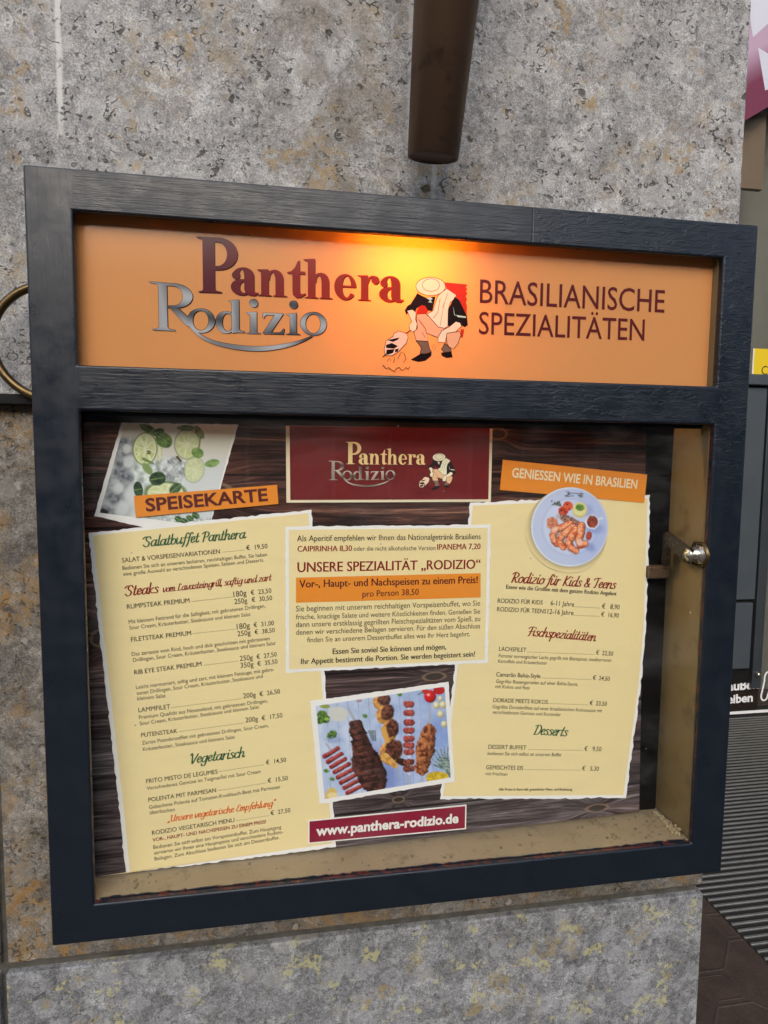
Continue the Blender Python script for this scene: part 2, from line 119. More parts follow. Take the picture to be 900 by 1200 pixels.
["Feinster norwegischer Lachs gegrillt mit Blattspinat, mediterranen",442.4,-495.58,591.25,-509.54,"s"],
["Kartoffeln und Kräuterbutter",441.85,-502.17,505.18,-508.24,"s"]]],
["dish_entry",[["Camarão Bahia-Style",439.75,-518.81,496.76,-524.44,"m"],
[".",498.26,-524.53,564.93,-530.84,"dots"],
["€  24,50",566.86,-530.59,589.97,-533.86,"r"],
["Gegrillte Riesengarnelen auf einer Bahia-Sauce,",439.6,-526.85,547.1,-537.3,"s"],
["mit Kokos und Reis",439.04,-533.13,483.07,-537.78,"s"]]],
["dish_entry",[["DORADE MEETS KOKOS",436.95,-550.21,507.6,-557.68,"m"],
[".",509.09,-557.43,561.98,-563.0,"dots"],
["€  23,50",563.91,-562.77,587.44,-565.92,"r"],
["Gegrillte Doradenfilets auf einer brasilianischen Kokossauce mit",436.06,-557.89,581.5,-573.57,"s"],
["verschiedenem Gemüse und Koriander",436.23,-564.61,525.58,-574.51,"s"]]],
["heading",[["Desserts",489.31,-594.43,534.16,-600.64,"sg"]]],
["dish_entry",[["DESSERT BUFFET",431.87,-607.88,480.93,-613.21,"m"],
[".",483.92,-613.47,556.54,-621.25,"dots"],
["€   9,50",558.88,-621.45,582.47,-624.25,"r"],
["bedienen Sie sich selbst an unserem Buffet",431.34,-615.67,528.2,-626.1,"s"]]],
["dish_entry",[["GEMISCHTES EIS",429.59,-633.38,477.61,-638.97,"m"],
[".",479.84,-638.81,555.21,-646.64,"dots"],
["€   5,30",556.77,-646.79,580.0,-649.72,"r"],
["mit Früchten",429.41,-640.88,457.35,-644.28,"s"]]],
["small_print",[["Alle Preise in Euro inkl. gesetzlicher Mwst. und Bedienung",446.77,-662.04,544.53,-671.95,"b"]]]],"title_t":[["SPEISEKARTE",48.79,-318.23,173.27,-307.16,"wd"]],"slogan_t":[["GENIESSEN WIE IN BRASILIEN",452.62,-280.41,615.99,-293.79,"bc"]],"url_t":[["www.panthera-rodizio.de",224.81,-692.3,395.53,-695.64,"bw"]],"knots":[[363.34,-514.8,14,5],[321.99,-660.93,7,4],[580.89,-699.35,16,5],[434.37,-230.19,12,7],[0.68,-451.29,10,9],[111.87,-296.77,24,9]],"logo_M":[[0.44004,-0.00034],[-0.00868,0.46063],[191.40823,-221.0359]],"gau_M":[[0.48246,-0.00579],[-0.00762,0.47647],[178.48718,-217.33743]]}
SIGN = {"panel":[[40.55,-36.85],[715.11,-37.78],[714.61,-173.63],[42.02,-174.54]],"t":[["BRASILIANISCHE",437.21,-95.37,651.88,-94.9,"lg"],["SPEZIALITÄTEN",436.92,-127.78,628.96,-126.67,"lg"]],"glyphs":[["P",148.28,-100.31,187.34,-99.43,52.89,"m"],["a",180.72,-100.53,206.87,-100.35,25.95,"m"],["n",206.04,-100.36,235.35,-100.16,25.72,"m"],["t",235.94,-100.16,253.69,-100.03,25.51,"m"],["h",252.57,-100.04,281.05,-99.85,25.2,"m"],["e",283.23,-99.83,304.85,-99.69,25.4,"m"],["r",306.44,-99.68,329.04,-99.52,25.13,"m"],["a",329.31,-99.52,354.71,-99.35,25.28,"m"],["R",103.23,-138.54,144.21,-138.27,45.93,"s"],["o",138.52,-139.02,164.64,-138.52,22.64,"s"],["d",165.46,-138.51,193.29,-137.97,21.57,"s"],["i",194.87,-137.94,208.95,-137.67,21.31,"s"],["z",210.89,-137.64,232.66,-137.22,20.57,"s"],["i",234.28,-137.19,248.4,-136.92,21.11,"s"],["o",248.66,-136.92,275.13,-136.41,22.47,"s"]],"swoosh":[[138.28,-128.89,3.0],[148.25,-140.41,2.6],[161.24,-147.33,3.2],[179.34,-151.17,4.2],[200.19,-152.69,4.6],[219.59,-151.23,4.4],[238.34,-147.08,3.4],[251.23,-142.46,2.2],[260.72,-137.62,0.7]],"o":[325.17,-62.68],"ex":[434.33,-55.97],"ey":[326.11,-174.9],"exy":[436.97,-171.24]}

# ------------------------------------------------------------------ helpers
def lin(c):
    return tuple(((x / 255) / 12.92 if x / 255 <= .04045 else ((x / 255 + .055) / 1.055) ** 2.4) for x in c[:3])

class NT:
    def __init__(self, name):
        self.m = bpy.data.materials.new(name); self.m.use_nodes = True
        self.t = self.m.node_tree; self.t.nodes.clear()
        self.out = self.t.nodes.new('ShaderNodeOutputMaterial')
    def n(self, typ, **kw):
        nd = self.t.nodes.new('ShaderNode' + typ)
        ins = kw.pop('ins', {})
        for k, v in kw.items(): setattr(nd, k, v)
        for k, v in ins.items(): self.set(nd.inputs[k], v)
        return nd
    def set(self, sock, v):
        if isinstance(v, bpy.types.NodeSocket): self.t.links.new(v, sock)
        elif v is not None:
            if sock.type == 'RGBA' and not isinstance(v, (int, float)) and len(v) == 3: v = (*v, 1)
            sock.default_value = v
    def math(self, op, a, b=0., c=None):
        nd = self.n('Math', operation=op); self.set(nd.inputs[0], a); self.set(nd.inputs[1], b)
        if c is not None: self.set(nd.inputs[2], c)
        return nd.outputs[0]
    def mul(self, a, b): return self.math('MULTIPLY', a, b)
    def add(self, a, b): return self.math('ADD', a, b)
    def step(self, v, lo, hi, o0=0., o1=1.):
        nd = self.n('MapRange', interpolation_type='SMOOTHSTEP'); 
        for i, x in enumerate((v, lo, hi, o0, o1)): self.set(nd.inputs[i], x)
        return nd.outputs[0]
    def mix(self, f, a, b, mode='MIX'):
        nd = self.n('Mix', data_type='RGBA', blend_type=mode)
        self.set(nd.inputs[0], f); self.set(nd.inputs[6], a); self.set(nd.inputs[7], b); return nd.outputs[2]
    def co(self, scale=(1, 1, 1), loc=(0, 0, 0), rot=(0, 0, 0), which='Object'):
        tc = self.n('TexCoord'); mp = self.n('Mapping'); self.t.links.new(tc.outputs[which], mp.inputs[0])
        mp.inputs['Scale'].default_value = scale; mp.inputs['Location'].default_value = loc; mp.inputs['Rotation'].default_value = rot
        return mp.outputs[0]
    def xyz(self, v):
        nd = self.n('SeparateXYZ'); self.t.links.new(v, nd.inputs[0]); return nd.outputs
    def noise(self, v, scale, detail=4, rough=.55, dist=0.):
        nd = self.n('TexNoise'); self.set(nd.inputs['Vector'], v); self.set(nd.inputs['Scale'], scale)
        nd.inputs['Detail'].default_value = detail; nd.inputs['Roughness'].default_value = rough; nd.inputs['Distortion'].default_value = dist
        return nd.outputs['Fac']
    def noisec(self, v, scale, detail=2):
        nd = self.n('TexNoise'); self.set(nd.inputs['Vector'], v); nd.inputs['Scale'].default_value = scale; nd.inputs['Detail'].default_value = detail
        return nd.outputs['Color']
    def voro(self, v, scale, rnd=1., feat='F1'):
        nd = self.n('TexVoronoi', feature=feat); self.set(nd.inputs['Vector'], v); nd.inputs['Scale'].default_value = scale; nd.inputs['Randomness'].default_value = rnd
        return nd
    def warp(self, v, scale, amt):
        c = self.noisec(v, scale); a = self.n('VectorMath', operation='SUBTRACT'); self.set(a.inputs[0], c); a.inputs[1].default_value = (.5, .5, .5)
        b = self.n('VectorMath', operation='SCALE'); self.set(b.inputs[0], a.outputs[0]); b.inputs['Scale'].default_value = amt
        d = self.n('VectorMath', operation='ADD'); self.set(d.inputs[0], v); self.set(d.inputs[1], b.outputs[0]); return d.outputs[0]
    def ramp(self, v, *stops):
        nd = self.n('ValToRGB'); self.set(nd.inputs[0], v); e = nd.color_ramp.elements
        while len(e) < len(stops): e.new(.5)
        for x, (p, c) in zip(e, stops): x.position = p; x.color = (*c, 1) if not isinstance(c, (int, float)) else (c, c, c, 1)
        return nd.outputs[0]
    def bump(self, h, strength=.3, dist=.002, prev=None):
        nd = self.n('Bump'); self.set(nd.inputs['Height'], h); nd.inputs['Strength'].default_value = strength; nd.inputs['Distance'].default_value = dist
        if prev is not None: self.set(nd.inputs['Normal'], prev)
        return nd.outputs[0]
    def bsdf(self, col, rough=.6, metal=0., nrm=None, spec=.5, coat=0., coat_r=.1):
        p = self.n('BsdfPrincipled'); self.set(p.inputs['Base Color'], col); self.set(p.inputs['Roughness'], rough); self.set(p.inputs['Metallic'], metal)
        p.inputs['Specular IOR Level'].default_value = spec; p.inputs['Coat Weight'].default_value = coat; p.inputs['Coat Roughness'].default_value = coat_r
        if nrm is not None: self.set(p.inputs['Normal'], nrm)
        self.t.links.new(p.outputs[0], self.out.inputs[0]); return self.m
    def surf(self, s): self.t.links.new(s, self.out.inputs[0]); return self.m

def link(o, parent=None):
    COL.objects.link(o)
    if parent is not None: o.parent = parent
    return o
def empty(name, loc, label, cat, rot=(0, 0, 0), group=None):
    o = bpy.data.objects.new(name, None); o.location = loc; o.rotation_euler = rot; o.empty_display_size = .05
    COL.objects.link(o); o['label'] = label; o['category'] = cat
    if group: o['group'] = group
    return o
def mesh_obj(name, bm, mats, parent=None, smooth=False):
    me = bpy.data.meshes.new(name); bm.to_mesh(me); bm.free()
    for m in (mats if isinstance(mats, (list, tuple)) else [mats]): me.materials.append(m)
    if smooth:
        for p in me.polygons: p.use_smooth = True
    o = bpy.data.objects.new(name, me)
    return link(o, parent)
def tag(o, label, cat, group=None):
    o['label'] = label; o['category'] = cat
    if group: o['group'] = group
    return o
def box(bm, x0, x1, y0, y1, z0, z1, bev=0., mi=0, seg=2):
    b = bmesh.new()
    v = [b.verts.new((x, y, z)) for x in (x0, x1) for y in (y0, y1) for z in (z0, z1)]
    for f in ((0, 1, 3, 2), (4, 6, 7, 5), (0, 4, 5, 1), (2, 3, 7, 6), (0, 2, 6, 4), (1, 5, 7, 3)): b.faces.new([v[i] for i in f])
    bmesh.ops.recalc_face_normals(b, faces=b.faces)
    if bev: bmesh.ops.bevel(b, geom=b.edges[:], offset=bev, segments=seg, affect='EDGES', profile=.5)
    merge(bm, b, mi)
def merge(bm, b, mi=0, M=None):
    if M is not None: bmesh.ops.transform(b, matrix=M, verts=b.verts)
    vm = {v: bm.verts.new(v.co) for v in b.verts}
    for f in b.faces:
        try: g = bm.faces.new([vm[v] for v in f.verts])
        except ValueError: continue
        g.material_index = mi; g.smooth = f.smooth
    b.free()
def tube(bm, pts, rad, n=12, mi=0, cap=True):
    pts = [Vector(p) for p in pts]; rad = rad if isinstance(rad, (list, tuple)) else [rad] * len(pts)
    rings = []; up = None
    for i, p in enumerate(pts):
        t = (pts[min(i + 1, len(pts) - 1)] - pts[max(i - 1, 0)]).normalized()
        if up is None: up = Vector((0, 0, 1)) if abs(t.z) < .9 else Vector((0, 1, 0))
        a = t.cross(up).normalized(); up = a.cross(t).normalized()
        rings.append([bm.verts.new(p + (a * math.cos(2 * math.pi * k / n) + up * math.sin(2 * math.pi * k / n)) * rad[i]) for k in range(n)])
    for r0, r1 in zip(rings, rings[1:]):
        for k in range(n):
            f = bm.faces.new((r0[k], r0[(k + 1) % n], r1[(k + 1) % n], r1[k])); f.smooth = True; f.material_index = mi
    if cap:
        for r in (rings[0][::-1], rings[-1]):
            f = bm.faces.new(r); f.material_index = mi
def lathe(bm, prof, origin, axis, n=32, mi=0):
    q = Vector(axis).normalized().to_track_quat('Z', 'Y'); o = Vector(origin); rings = []
    for r, h in prof: rings.append([bm.verts.new(o + q @ Vector((r * math.cos(2 * math.pi * k / n), r * math.sin(2 * math.pi * k / n), h))) for k in range(n)])
    for r0, r1 in zip(rings, rings[1:]):
        for k in range(n):
            f = bm.faces.new((r0[k], r0[(k + 1) % n], r1[(k + 1) % n], r1[k])); f.smooth = True; f.material_index = mi
def plate(bm, pts, z0, z1, mi=0):
    a = [bm.verts.new((x, y, z0)) for x, y in pts]; b = [bm.verts.new((x, y, z1)) for x, y in pts]
    bm.faces.new(a[::-1]).material_index = mi; bm.faces.new(b).material_index = mi
    for i in range(len(pts)):
        j = (i + 1) % len(pts); bm.faces.new((a[i], a[j], b[j], b[i])).material_index = mi
    bmesh.ops.recalc_face_normals(bm, faces=bm.faces)

# ---- printed matter: flat ink shapes with one colour per corner
class Print:
    def __init__(s): s.v = []; s.f = []; s.c = []; s.k = 0
    def poly(s, pts, col, z):
        """pts in metres, col = linear rgb or function(x, y)"""
        base = len(s.v)
        for x, y in pts: s.v.append((x, y, z)); s.c.append(col(x, y) if callable(col) else col)
        for t in tessellate_polygon([[Vector((x, y, 0)) for x, y in pts]]):
            a, b, c = t
            (ax, ay), (bx, by), (cx, cy) = pts[a], pts[b], pts[c]
            if (bx - ax) * (cy - ay) - (by - ay) * (cx - ax) < 0: a, c = c, a
            s.f.append((base + a, base + b, base + c))
    def strip(s, ctr, wid, col, z, dz=8e-6):
        base = len(s.v); m = len(ctr)
        for i in range(m):
            a = ctr[max(i - 1, 0)]; b = ctr[min(i + 1, m - 1)]
            dx, dy = b[0] - a[0], b[1] - a[1]; l = math.hypot(dx, dy) or 1
            nx, ny = -dy / l * wid[i] / 2, dx / l * wid[i] / 2; zz = z + dz * (i + 1)
            s.v += [(ctr[i][0] + nx, ctr[i][1] + ny, zz), (ctr[i][0] - nx, ctr[i][1] - ny, zz)]
            cc = col(*ctr[i]) if callable(col) else col; s.c += [cc, cc]
        for i in range(m - 1):
            k = base + 2 * i; s.f.append((k, k + 1, k + 3, k + 2))
        for e in (0, m - 1):
            s.poly([(ctr[e][0] + math.cos(t * .7854) * wid[e] / 2.05, ctr[e][1] + math.sin(t * .7854) * wid[e] / 2.05) for t in range(8)], col, z + (0 if e == 0 else dz * (m + 2)))
    def obj(s, name, mat, parent):
        me = bpy.data.meshes.new(name); me.from_pydata(s.v, [], s.f); me.materials.append(mat)
        at = me.color_attributes.new('Ink', 'FLOAT_COLOR', 'POINT')
        at.data.foreach_set('color', np.c_[np.array(s.c, float), np.ones(len(s.c))].astype('f4').ravel())
        me.update(); o = bpy.data.objects.new(name, me); return link(o, parent)

_txt = {}
def glyph_mesh(body, bold):
    key = (body, bold)
    if key not in _txt:
        cu = bpy.data.curves.new('t', 'FONT'); cu.body = body; cu.size = 1; cu.resolution_u = 3; cu.offset = bold
        cu.fill_mode = 'FRONT'
        o = bpy.data.objects.new('t', cu); COL.objects.link(o)
        dg = bpy.context.evaluated_depsgraph_get(); me = bpy.data.meshes.new_from_object(o.evaluated_get(dg))
        v = np.empty(len(me.vertices) * 3); me.vertices.foreach_get('co', v); v = v.reshape(-1, 3)[:, :2]
        f = [tuple(p.vertices) for p in me.polygons]
        bpy.data.objects.remove(o); bpy.data.curves.remove(cu); bpy.data.meshes.remove(me)
        _txt[key] = (v, f)
    return _txt[key]
DARK = lin((34, 31, 28)); BROWN = lin((95, 28, 22)); REDT = lin((138, 28, 24)); GREEN = lin((56, 100, 66)); ORT = lin((226, 104, 32))
STY = {'r': (.004, 1.12, DARK), 's': (.0, 1.12, lin((58, 52, 44))), 'm': (.008, 1.12, DARK), 'b': (.02, 1.1, DARK), 'br': (.02, 1.1, REDT), 'bd': (.02, 1.1, BROWN), 'md': (.01, 1.1, BROWN),
       'wd': (.028, .86, BROWN), 'bc': (.022, 1.25, lin((244, 226, 188))), 'bw': (.034, 1.0, lin((240, 236, 232))), 'lg': (.004, 1.22, None)}
def put_text(P, body, x0, y0, x1, y1, bold, hk, col, z):
    reps = [0.]
    if .004 < bold <= .02: reps = [-bold * .75, bold * .75] if bold < .015 else [-bold, 0., bold]; bold = 0.
    v, f = glyph_mesh(body, bold); mn, mx = v[:, 0].min(), v[:, 0].max()
    d = np.array([x1 - x0, y1 - y0]); s = np.hypot(*d) / (mx - mn); u = d / np.hypot(*d); n = np.array([-u[1], u[0]])
    q = np.array([x0, y0]) + np.outer((v[:, 0] - mn) * s, u) + np.outer(v[:, 1] * s * hk, n)
    for k, r in enumerate(reps):   # a heavier weight is struck two or three times
        b = len(P.v); P.v += [(x + u[0] * r * s, y + u[1] * r * s, z + k * 4e-5) for x, y in q]; P.c += [col] * len(q); P.f += [tuple(i + b for i in t) for t in f]
def dots(P, x0, y0, x1, y1, col, z):
    L = math.hypot(x1 - x0, y1 - y0); n = int(L / .00135); r = .00026; ux, uy = (x1 - x0) / L, (y1 - y0) / L
    for i in range(n + 1):
        cx, cy = x0 + ux * L * i / n, y0 + uy * L * i / n + r
        P.poly([(cx - r * 1.3, cy - r), (cx + r * 1.3, cy - r), (cx + r * 1.3, cy + r), (cx - r * 1.3, cy + r)], col, z)

# brush script
BOWL = [(.8, .8), (.5, 1), (.16, .72), (.1, .3), (.34, 0), (.64, .25), (.8, .95)]
TAIL = [(.84, 1), (.76, .3), (.9, .0), (1.1, .22)]
SCRIPT = {
 'a': (1.0, [BOWL, TAIL]), 'b': (.86, [[(.18, 1.7), (.15, .3), (.4, 0), (.74, .3), (.7, .8), (.45, .97), (.2, .6)]]),
 'c': (.74, [[(.7, .8), (.45, 1), (.13, .6), (.2, .12), (.45, 0), (.8, .3)]]), 'd': (1.0, [BOWL, [(.9, 1.75), (.78, .3), (.9, 0), (1.1, .22)]]),
 'e': (.74, [[(.14, .45), (.58, .62), (.58, .92), (.36, 1), (.11, .55), (.3, .02), (.76, .3)]]),
 'f': (.62, [[(.9, 1.55), (.66, 1.75), (.45, 1.3), (.3, 0), (.08, -.55)], [(.05, .95), (.75, .98)]]),
 'g': (.92, [BOWL, [(.84, 1), (.74, 0), (.58, -.6), (.22, -.62), (.08, -.3)]]),
 'h': (.95, [[(.2, 1.75), (.12, 0)], [(.14, .5), (.5, 1), (.72, .75), (.66, .2), (.8, 0), (1.0, .2)]]),
 'i': (.46, [[(.2, 1), (.15, .25), (.3, 0), (.5, .2)], [(.26, 1.4), (.27, 1.46)]]),
 'k': (.82, [[(.2, 1.75), (.12, 0)], [(.7, .95), (.22, .5), (.6, .08), (.85, .12)]]),
 'l': (.42, [[(.26, 1.75), (.15, .25), (.3, 0), (.5, .2)]]),
 'm': (1.22, [[(.14, 1), (.1, 0)], [(.12, .5), (.4, 1), (.56, .8), (.5, 0)], [(.53, .5), (.8, 1), (1.0, .8), (.93, .2), (1.08, 0), (1.25, .2)]]),
 'n': (.93, [[(.14, 1), (.1, 0)], [(.12, .5), (.5, 1), (.7, .75), (.65, .2), (.8, 0), (1, .2)]]),
 'o': (.84, [[(.5, 1), (.14, .7), (.12, .25), (.4, 0), (.72, .3), (.7, .75), (.48, 1)], [(.62, .9), (.95, .88)]]),
 'p': (.9, [[(.2, 1), (.05, -.7)], [(.17, .5), (.45, 1), (.78, .75), (.7, .2), (.4, 0), (.15, .2)]]),
 'r': (.66, [[(.14, 1), (.1, 0)], [(.12, .5), (.4, .95), (.66, .9)]]),
 's': (.66, [[(.62, .85), (.36, 1), (.18, .78), (.56, .35), (.4, .02), (.05, .12)]]),
 't': (.58, [[(.32, 1.5), (.2, .25), (.35, 0), (.6, .2)], [(0, 1), (.62, 1)]]),
 'u': (.96, [[(.12, 1), (.1, .25), (.3, 0), (.66, .4)], [(.78, 1), (.7, .2), (.85, 0), (1, .2)]]),
 'v': (.76, [[(.1, 1), (.25, .08), (.42, .12), (.76, .7), (.7, 1)]]),
 'z': (.76, [[(.1, .95), (.66, .95), (.1, .05), (.7, .05)]]), ',': (.3, [[(.15, .1), (.02, -.25)]]),
 '„': (.5, [[(.15, .1), (.02, -.25)], [(.35, .1), (.22, -.25)]]), '“': (.5, [[(.2, 1.35), (.3, 1.65)], [(.42, 1.35), (.52, 1.65)]]),
 'S': (1.08, [[(1.0, 1.3), (.72, 1.65), (.32, 1.4), (.4, .98), (.82, .6), (.74, .1), (.36, -.05), (0, .28)], [(-.2, 1.3), (.1, 1.6), (.5, 1.62)]]),
 'P': (1.02, [[(.42, 1.55), (.25, 0)], [(-.05, 1.35), (.45, 1.68), (1.0, 1.4), (.86, .85), (.35, .75)]]),
 'L': (.98, [[(.78, 1.4), (.52, 1.65), (.36, 1.2), (.26, .1), (.02, .04), (.5, .04), (.95, .18)]]),
 'V': (1.08, [[(0, 1.4), (.25, 1.65), (.42, .08), (.56, .1), (1.12, 1.5)]]),
 'U': (1.25, [[(0, 1.4), (.26, 1.6), (.2, .4), (.5, 0), (.88, .4), (1.02, 1.6)], [(1.02, 1.6), (.92, .2), (1.15, .02)]]),
 'E': (.98, [[(.95, 1.4), (.6, 1.65), (.3, 1.3), (.62, .9)], [(.62, .9), (.15, .55), (.42, 0), (.97, .25)]]),
 'R': (1.18, [[(.42, 1.55), (.25, 0)], [(-.05, 1.35), (.45, 1.68), (1.0, 1.4), (.86, .9), (.35, .78)], [(.5, .8), (.86, .06), (1.15, .12)]]),
 'K': (1.12, [[(.4, 1.6), (.22, 0)], [(1.05, 1.6), (.38, .8), (.82, .08), (1.12, .12)]]),
 'T': (1.0, [[(0, 1.3), (.3, 1.6), (1.15, 1.62)], [(.68, 1.6), (.5, .1), (.28, .02)]]),
 'F': (1.0, [[(0, 1.3), (.3, 1.6), (1.15, 1.62)], [(.62, 1.6), (.46, .1), (.24, .02)], [(.15, .78), (.98, .84)]]),
 'D': (1.18, [[(.38, 1.5), (.26, 0)], [(-.05, 1.45), (.7, 1.62), (1.12, .9), (.8, .08), (.08, .02)]]),
 '&': (1.12, [[(.98, .6), (.5, 0), (.15, .35), (.62, 1.0), (.55, 1.5), (.3, 1.35), (.45, .85), (1.0, .05)]]),
 'ä': None, 'ü': None, ' ': (.45, [])}
for a, b in (('ä', 'a'), ('ü', 'u')): SCRIPT[a] = (SCRIPT[b][0], SCRIPT[b][1] + [[(.32, 1.38), (.33, 1.43)], [(.72, 1.38), (.73, 1.43)]])
def crom(p, n=4):
    if len(p) < 3: return [tuple(x) for x in p]
    q = [p[0]] + list(p) + [p[-1]]; o = []
    for i in range(1, len(q) - 2):
        for k in range(n):
            t = k / n
            o.append(tuple(.5 * ((2 * q[i][j]) + (-q[i-1][j] + q[i+1][j]) * t + (2*q[i-1][j] - 5*q[i][j] + 4*q[i+1][j] - q[i+2][j]) * t*t + (-q[i-1][j] + 3*q[i][j] - 3*q[i+1][j] + q[i+2][j]) * t**3) for j in range(len(p[0]))))
    return o + [tuple(p[-1])]
def put_script(P, body, x0, y0, x1, y1, col, z, hk=.95):
    W = sum(SCRIPT[c][0] for c in body); L = math.hypot(x1 - x0, y1 - y0); s = L / W
    ux, uy = (x1 - x0) / L, (y1 - y0) / L; x = 0; k = 0
    for c in body:
        adv, st = SCRIPT[c]
        for p in st:
            pts = [(x + a + .22 * b, b * hk) for a, b in crom(p)]
            wid = []
            for i in range(len(pts)):
                a, b = pts[max(i - 1, 0)], pts[min(i + 1, len(pts) - 1)]; l = math.hypot(b[0] - a[0], b[1] - a[1]) or 1
                v = abs((b[1] - a[1]) / l); wid.append((.105 + .135 * v ** 1.3) * s)
            P.strip([(x0 + (a * ux - b * uy) * s, y0 + (a * uy + b * ux) * s) for a, b in pts], wid, col, z + (k % 3) * 1e-4); k += 1
        x += adv
def put_lines(P, lines, z):
    for t, x0, y0, x1, y1, st in lines:
        a = [c / 1000 for c in (x0, y0, x1, y1)]
        if st == 'dots': dots(P, *a, DARK, z)
        elif st[0] == 's' and len(st) == 2: put_script(P, t, *a, {'sg': GREEN, 'sr': REDT, 'so': ORT}[st], z)
        else: put_text(P, t, *a, STY[st][0], STY[st][1], STY[st][2], z)

# serif lettering of the shop sign (unit: x height or cap height = 1)
def arc(cx, cy, rx, ry, a0, a1, n=14): return [(cx + rx * math.cos(R(a0 + (a1 - a0) * i / n)), cy + ry * math.sin(R(a0 + (a1 - a0) * i / n))) for i in range(n + 1)]
def ringp(co, ro, ci, ri, a0, a1, n=18):
    return [('ring', arc(*co, *ro, a0, a1, n), arc(*ci, *ri, a0, a1, n))]
STEM = lambda x0, x1, top, l, r: [(x0, top), (x0, .06), (x0 - .05, .03), (l, .02), (l, 0), (r, 0), (r, .02), (x1 + .05, .03), (x1, .06), (x1, top)]
NL = [(0, .97), (.16, .9), (.16, .06), (.1, .03), (.02, .02), (.02, 0), (.54, 0), (.54, .02), (.47, .03), (.42, .06), (.42, 1), (.36, 1), (.02, .985)]
HL = [(-.02, 1.47), (.16, 1.4), (.16, .06), (.1, .03), (.02, .02), (.02, 0), (.54, 0), (.54, .02), (.47, .03), (.42, .06), (.42, 1.53), (.36, 1.53), (-.02, 1.5)]
NR = ringp((.66, .66), (.32, .34), (.58, .60), (.12, .30), 0, 180) + [[(.70, .68), (.98, .68), (.98, .06), (1.04, .03), (1.12, .02), (1.12, 0), (.6, 0), (.6, .02), (.66, .03), (.70, .06)]]
SERIF = {
 'P': (.722, [[(0, 1), (0, .985), (.09, .965), (.108, .93), (.108, .06), (.09, .03), (.027, .015), (.027, 0), (.432, 0), (.432, .015), (.34, .03), (.311, .06), (.311, 1)],
      [(.3, 1)] + arc(.38, .708, .342, .292, 90, -90) + [(.3, .416), (.3, .486)] + arc(.36, .705, .18, .219, -90, 90) + [(.3, .924)]]),
 'a': (.91, [arc(.17, .72, .13, .15, 0, 360)] + ringp((.42, .70), (.355, .32), (.36, .70), (.095, .255), 0, 165) + [[(.455, .72), (.775, .72), (.775, .16), (.82, .09), (.91, .11), (.91, .06), (.80, -.02), (.62, -.01), (.5, .08), (.455, .2)]]
       + ringp((.36, .28), (.36, .30), (.42, .275), (.13, .21), 0, 360, 26)),
 'n': (1.12, [NL] + NR), 'h': (1.12, [HL] + NR),
 't': (.68, [[(.2, .9), (.2, .25), (.22, .08), (.34, -.02), (.5, 0), (.68, .12), (.68, .17), (.56, .12), (.48, .15), (.46, .25), (.46, 1.42), (.40, 1.38), (.3, 1.15), (.17, 1.0), (.0, .95), (0, .9)], [(.44, .9), (.66, .9), (.66, 1), (.44, 1)]]),
 'e': (.82, ringp((.42, .49), (.42, .51), (.47, .5), (.18, .42), 2, 325, 28) + [[(.26, .48), (.82, .48), (.81, .55), (.26, .55)]]),
 'r': (.87, [NL, arc(.72, .82, .15, .16, 0, 360), [(.41, .62), (.5, .88), (.6, .93), (.72, .92), (.72, .985), (.6, 1), (.5, .96), (.41, .8)]]),
 'R': (.9, [[(0, 1), (0, .985), (.15, .96), (.19, .92), (.19, .07), (.14, .03), (.05, .015), (.05, 0), (.52, 0), (.52, .015), (.40, .03), (.36, .07), (.36, .99)],
      [(.35, .985)] + arc(.5, .73, .39, .255, 90, -90) + [(.35, .475), (.35, .52)] + arc(.49, .73, .2, .205, -90, 90) + [(.35, .935)],
      [(.40, .49), (.6, .47), (.83, .26), (.80, .10), (.74, .13)]]),
 'o': (1.16, ringp((.58, .5), (.58, .52), (.56, .5), (.34, .43), 0, 360, 28)),
 'd': (1.28, ringp((.46, .48), (.46, .5), (.53, .48), (.24, .41), 20, 340, 24) + [[(.55, 1.45), (.70, 1.40), (.72, 1.3), (.72, .0), (1.0, .04), (1.26, .03), (1.28, .08), (1.08, .12), (1.04, .2), (1.04, 1.52), (.9, 1.5)]]),
 'i': (.66, [[(.02, .93), (.17, .88), (.19, .8), (.19, .08), (.12, .03), (0, .02), (0, 0), (.66, 0), (.66, .02), (.55, .03), (.49, .08), (.49, 1.02), (.42, 1.0), (.02, .96)], arc(.36, 1.40, .19, .19, 0, 360)]),
 'z': (1.04, [[(.04, 1), (.98, 1), (.98, .95), (.88, .91), (.2, .91), (.12, .86), (.06, .74), (.02, .74)], [(.60, .93), (.97, .95), (.40, .07), (.03, .04)], [(.03, 0), (1.0, 0), (1.04, .27), (1.0, .27), (.9, .13), (.8, .08), (.03, .06)]])}
def put_serif(P, ch, x0, y0, x1, y1, h, col, z, off=(0, 0), fat=0.):
    wd, parts = SERIF[ch]; dx, dy = x1 - x0, y1 - y0
    def tf(p): return (x0 + dx * p[0] / wd + off[0], y0 + dy * p[0] / wd + h * p[1] + off[1])
    for k, part in enumerate(parts):
        zz = z + (k % 4) * 4e-5
        if part and part[0] == 'ring':
            o = [tf(q) for q in part[1]]; i = [tf(q) for q in part[2]]; b = len(P.v)
            for a, c in zip(o, i):
                for q in (a, c): P.v.append((*q, zz)); P.c.append(col(*q) if callable(col) else col)
            for m in range(len(o) - 1): P.f.append((b + 2*m, b + 2*m + 2, b + 2*m + 3, b + 2*m + 1))
        else: P.poly([tf(q) for q in part], col, zz)
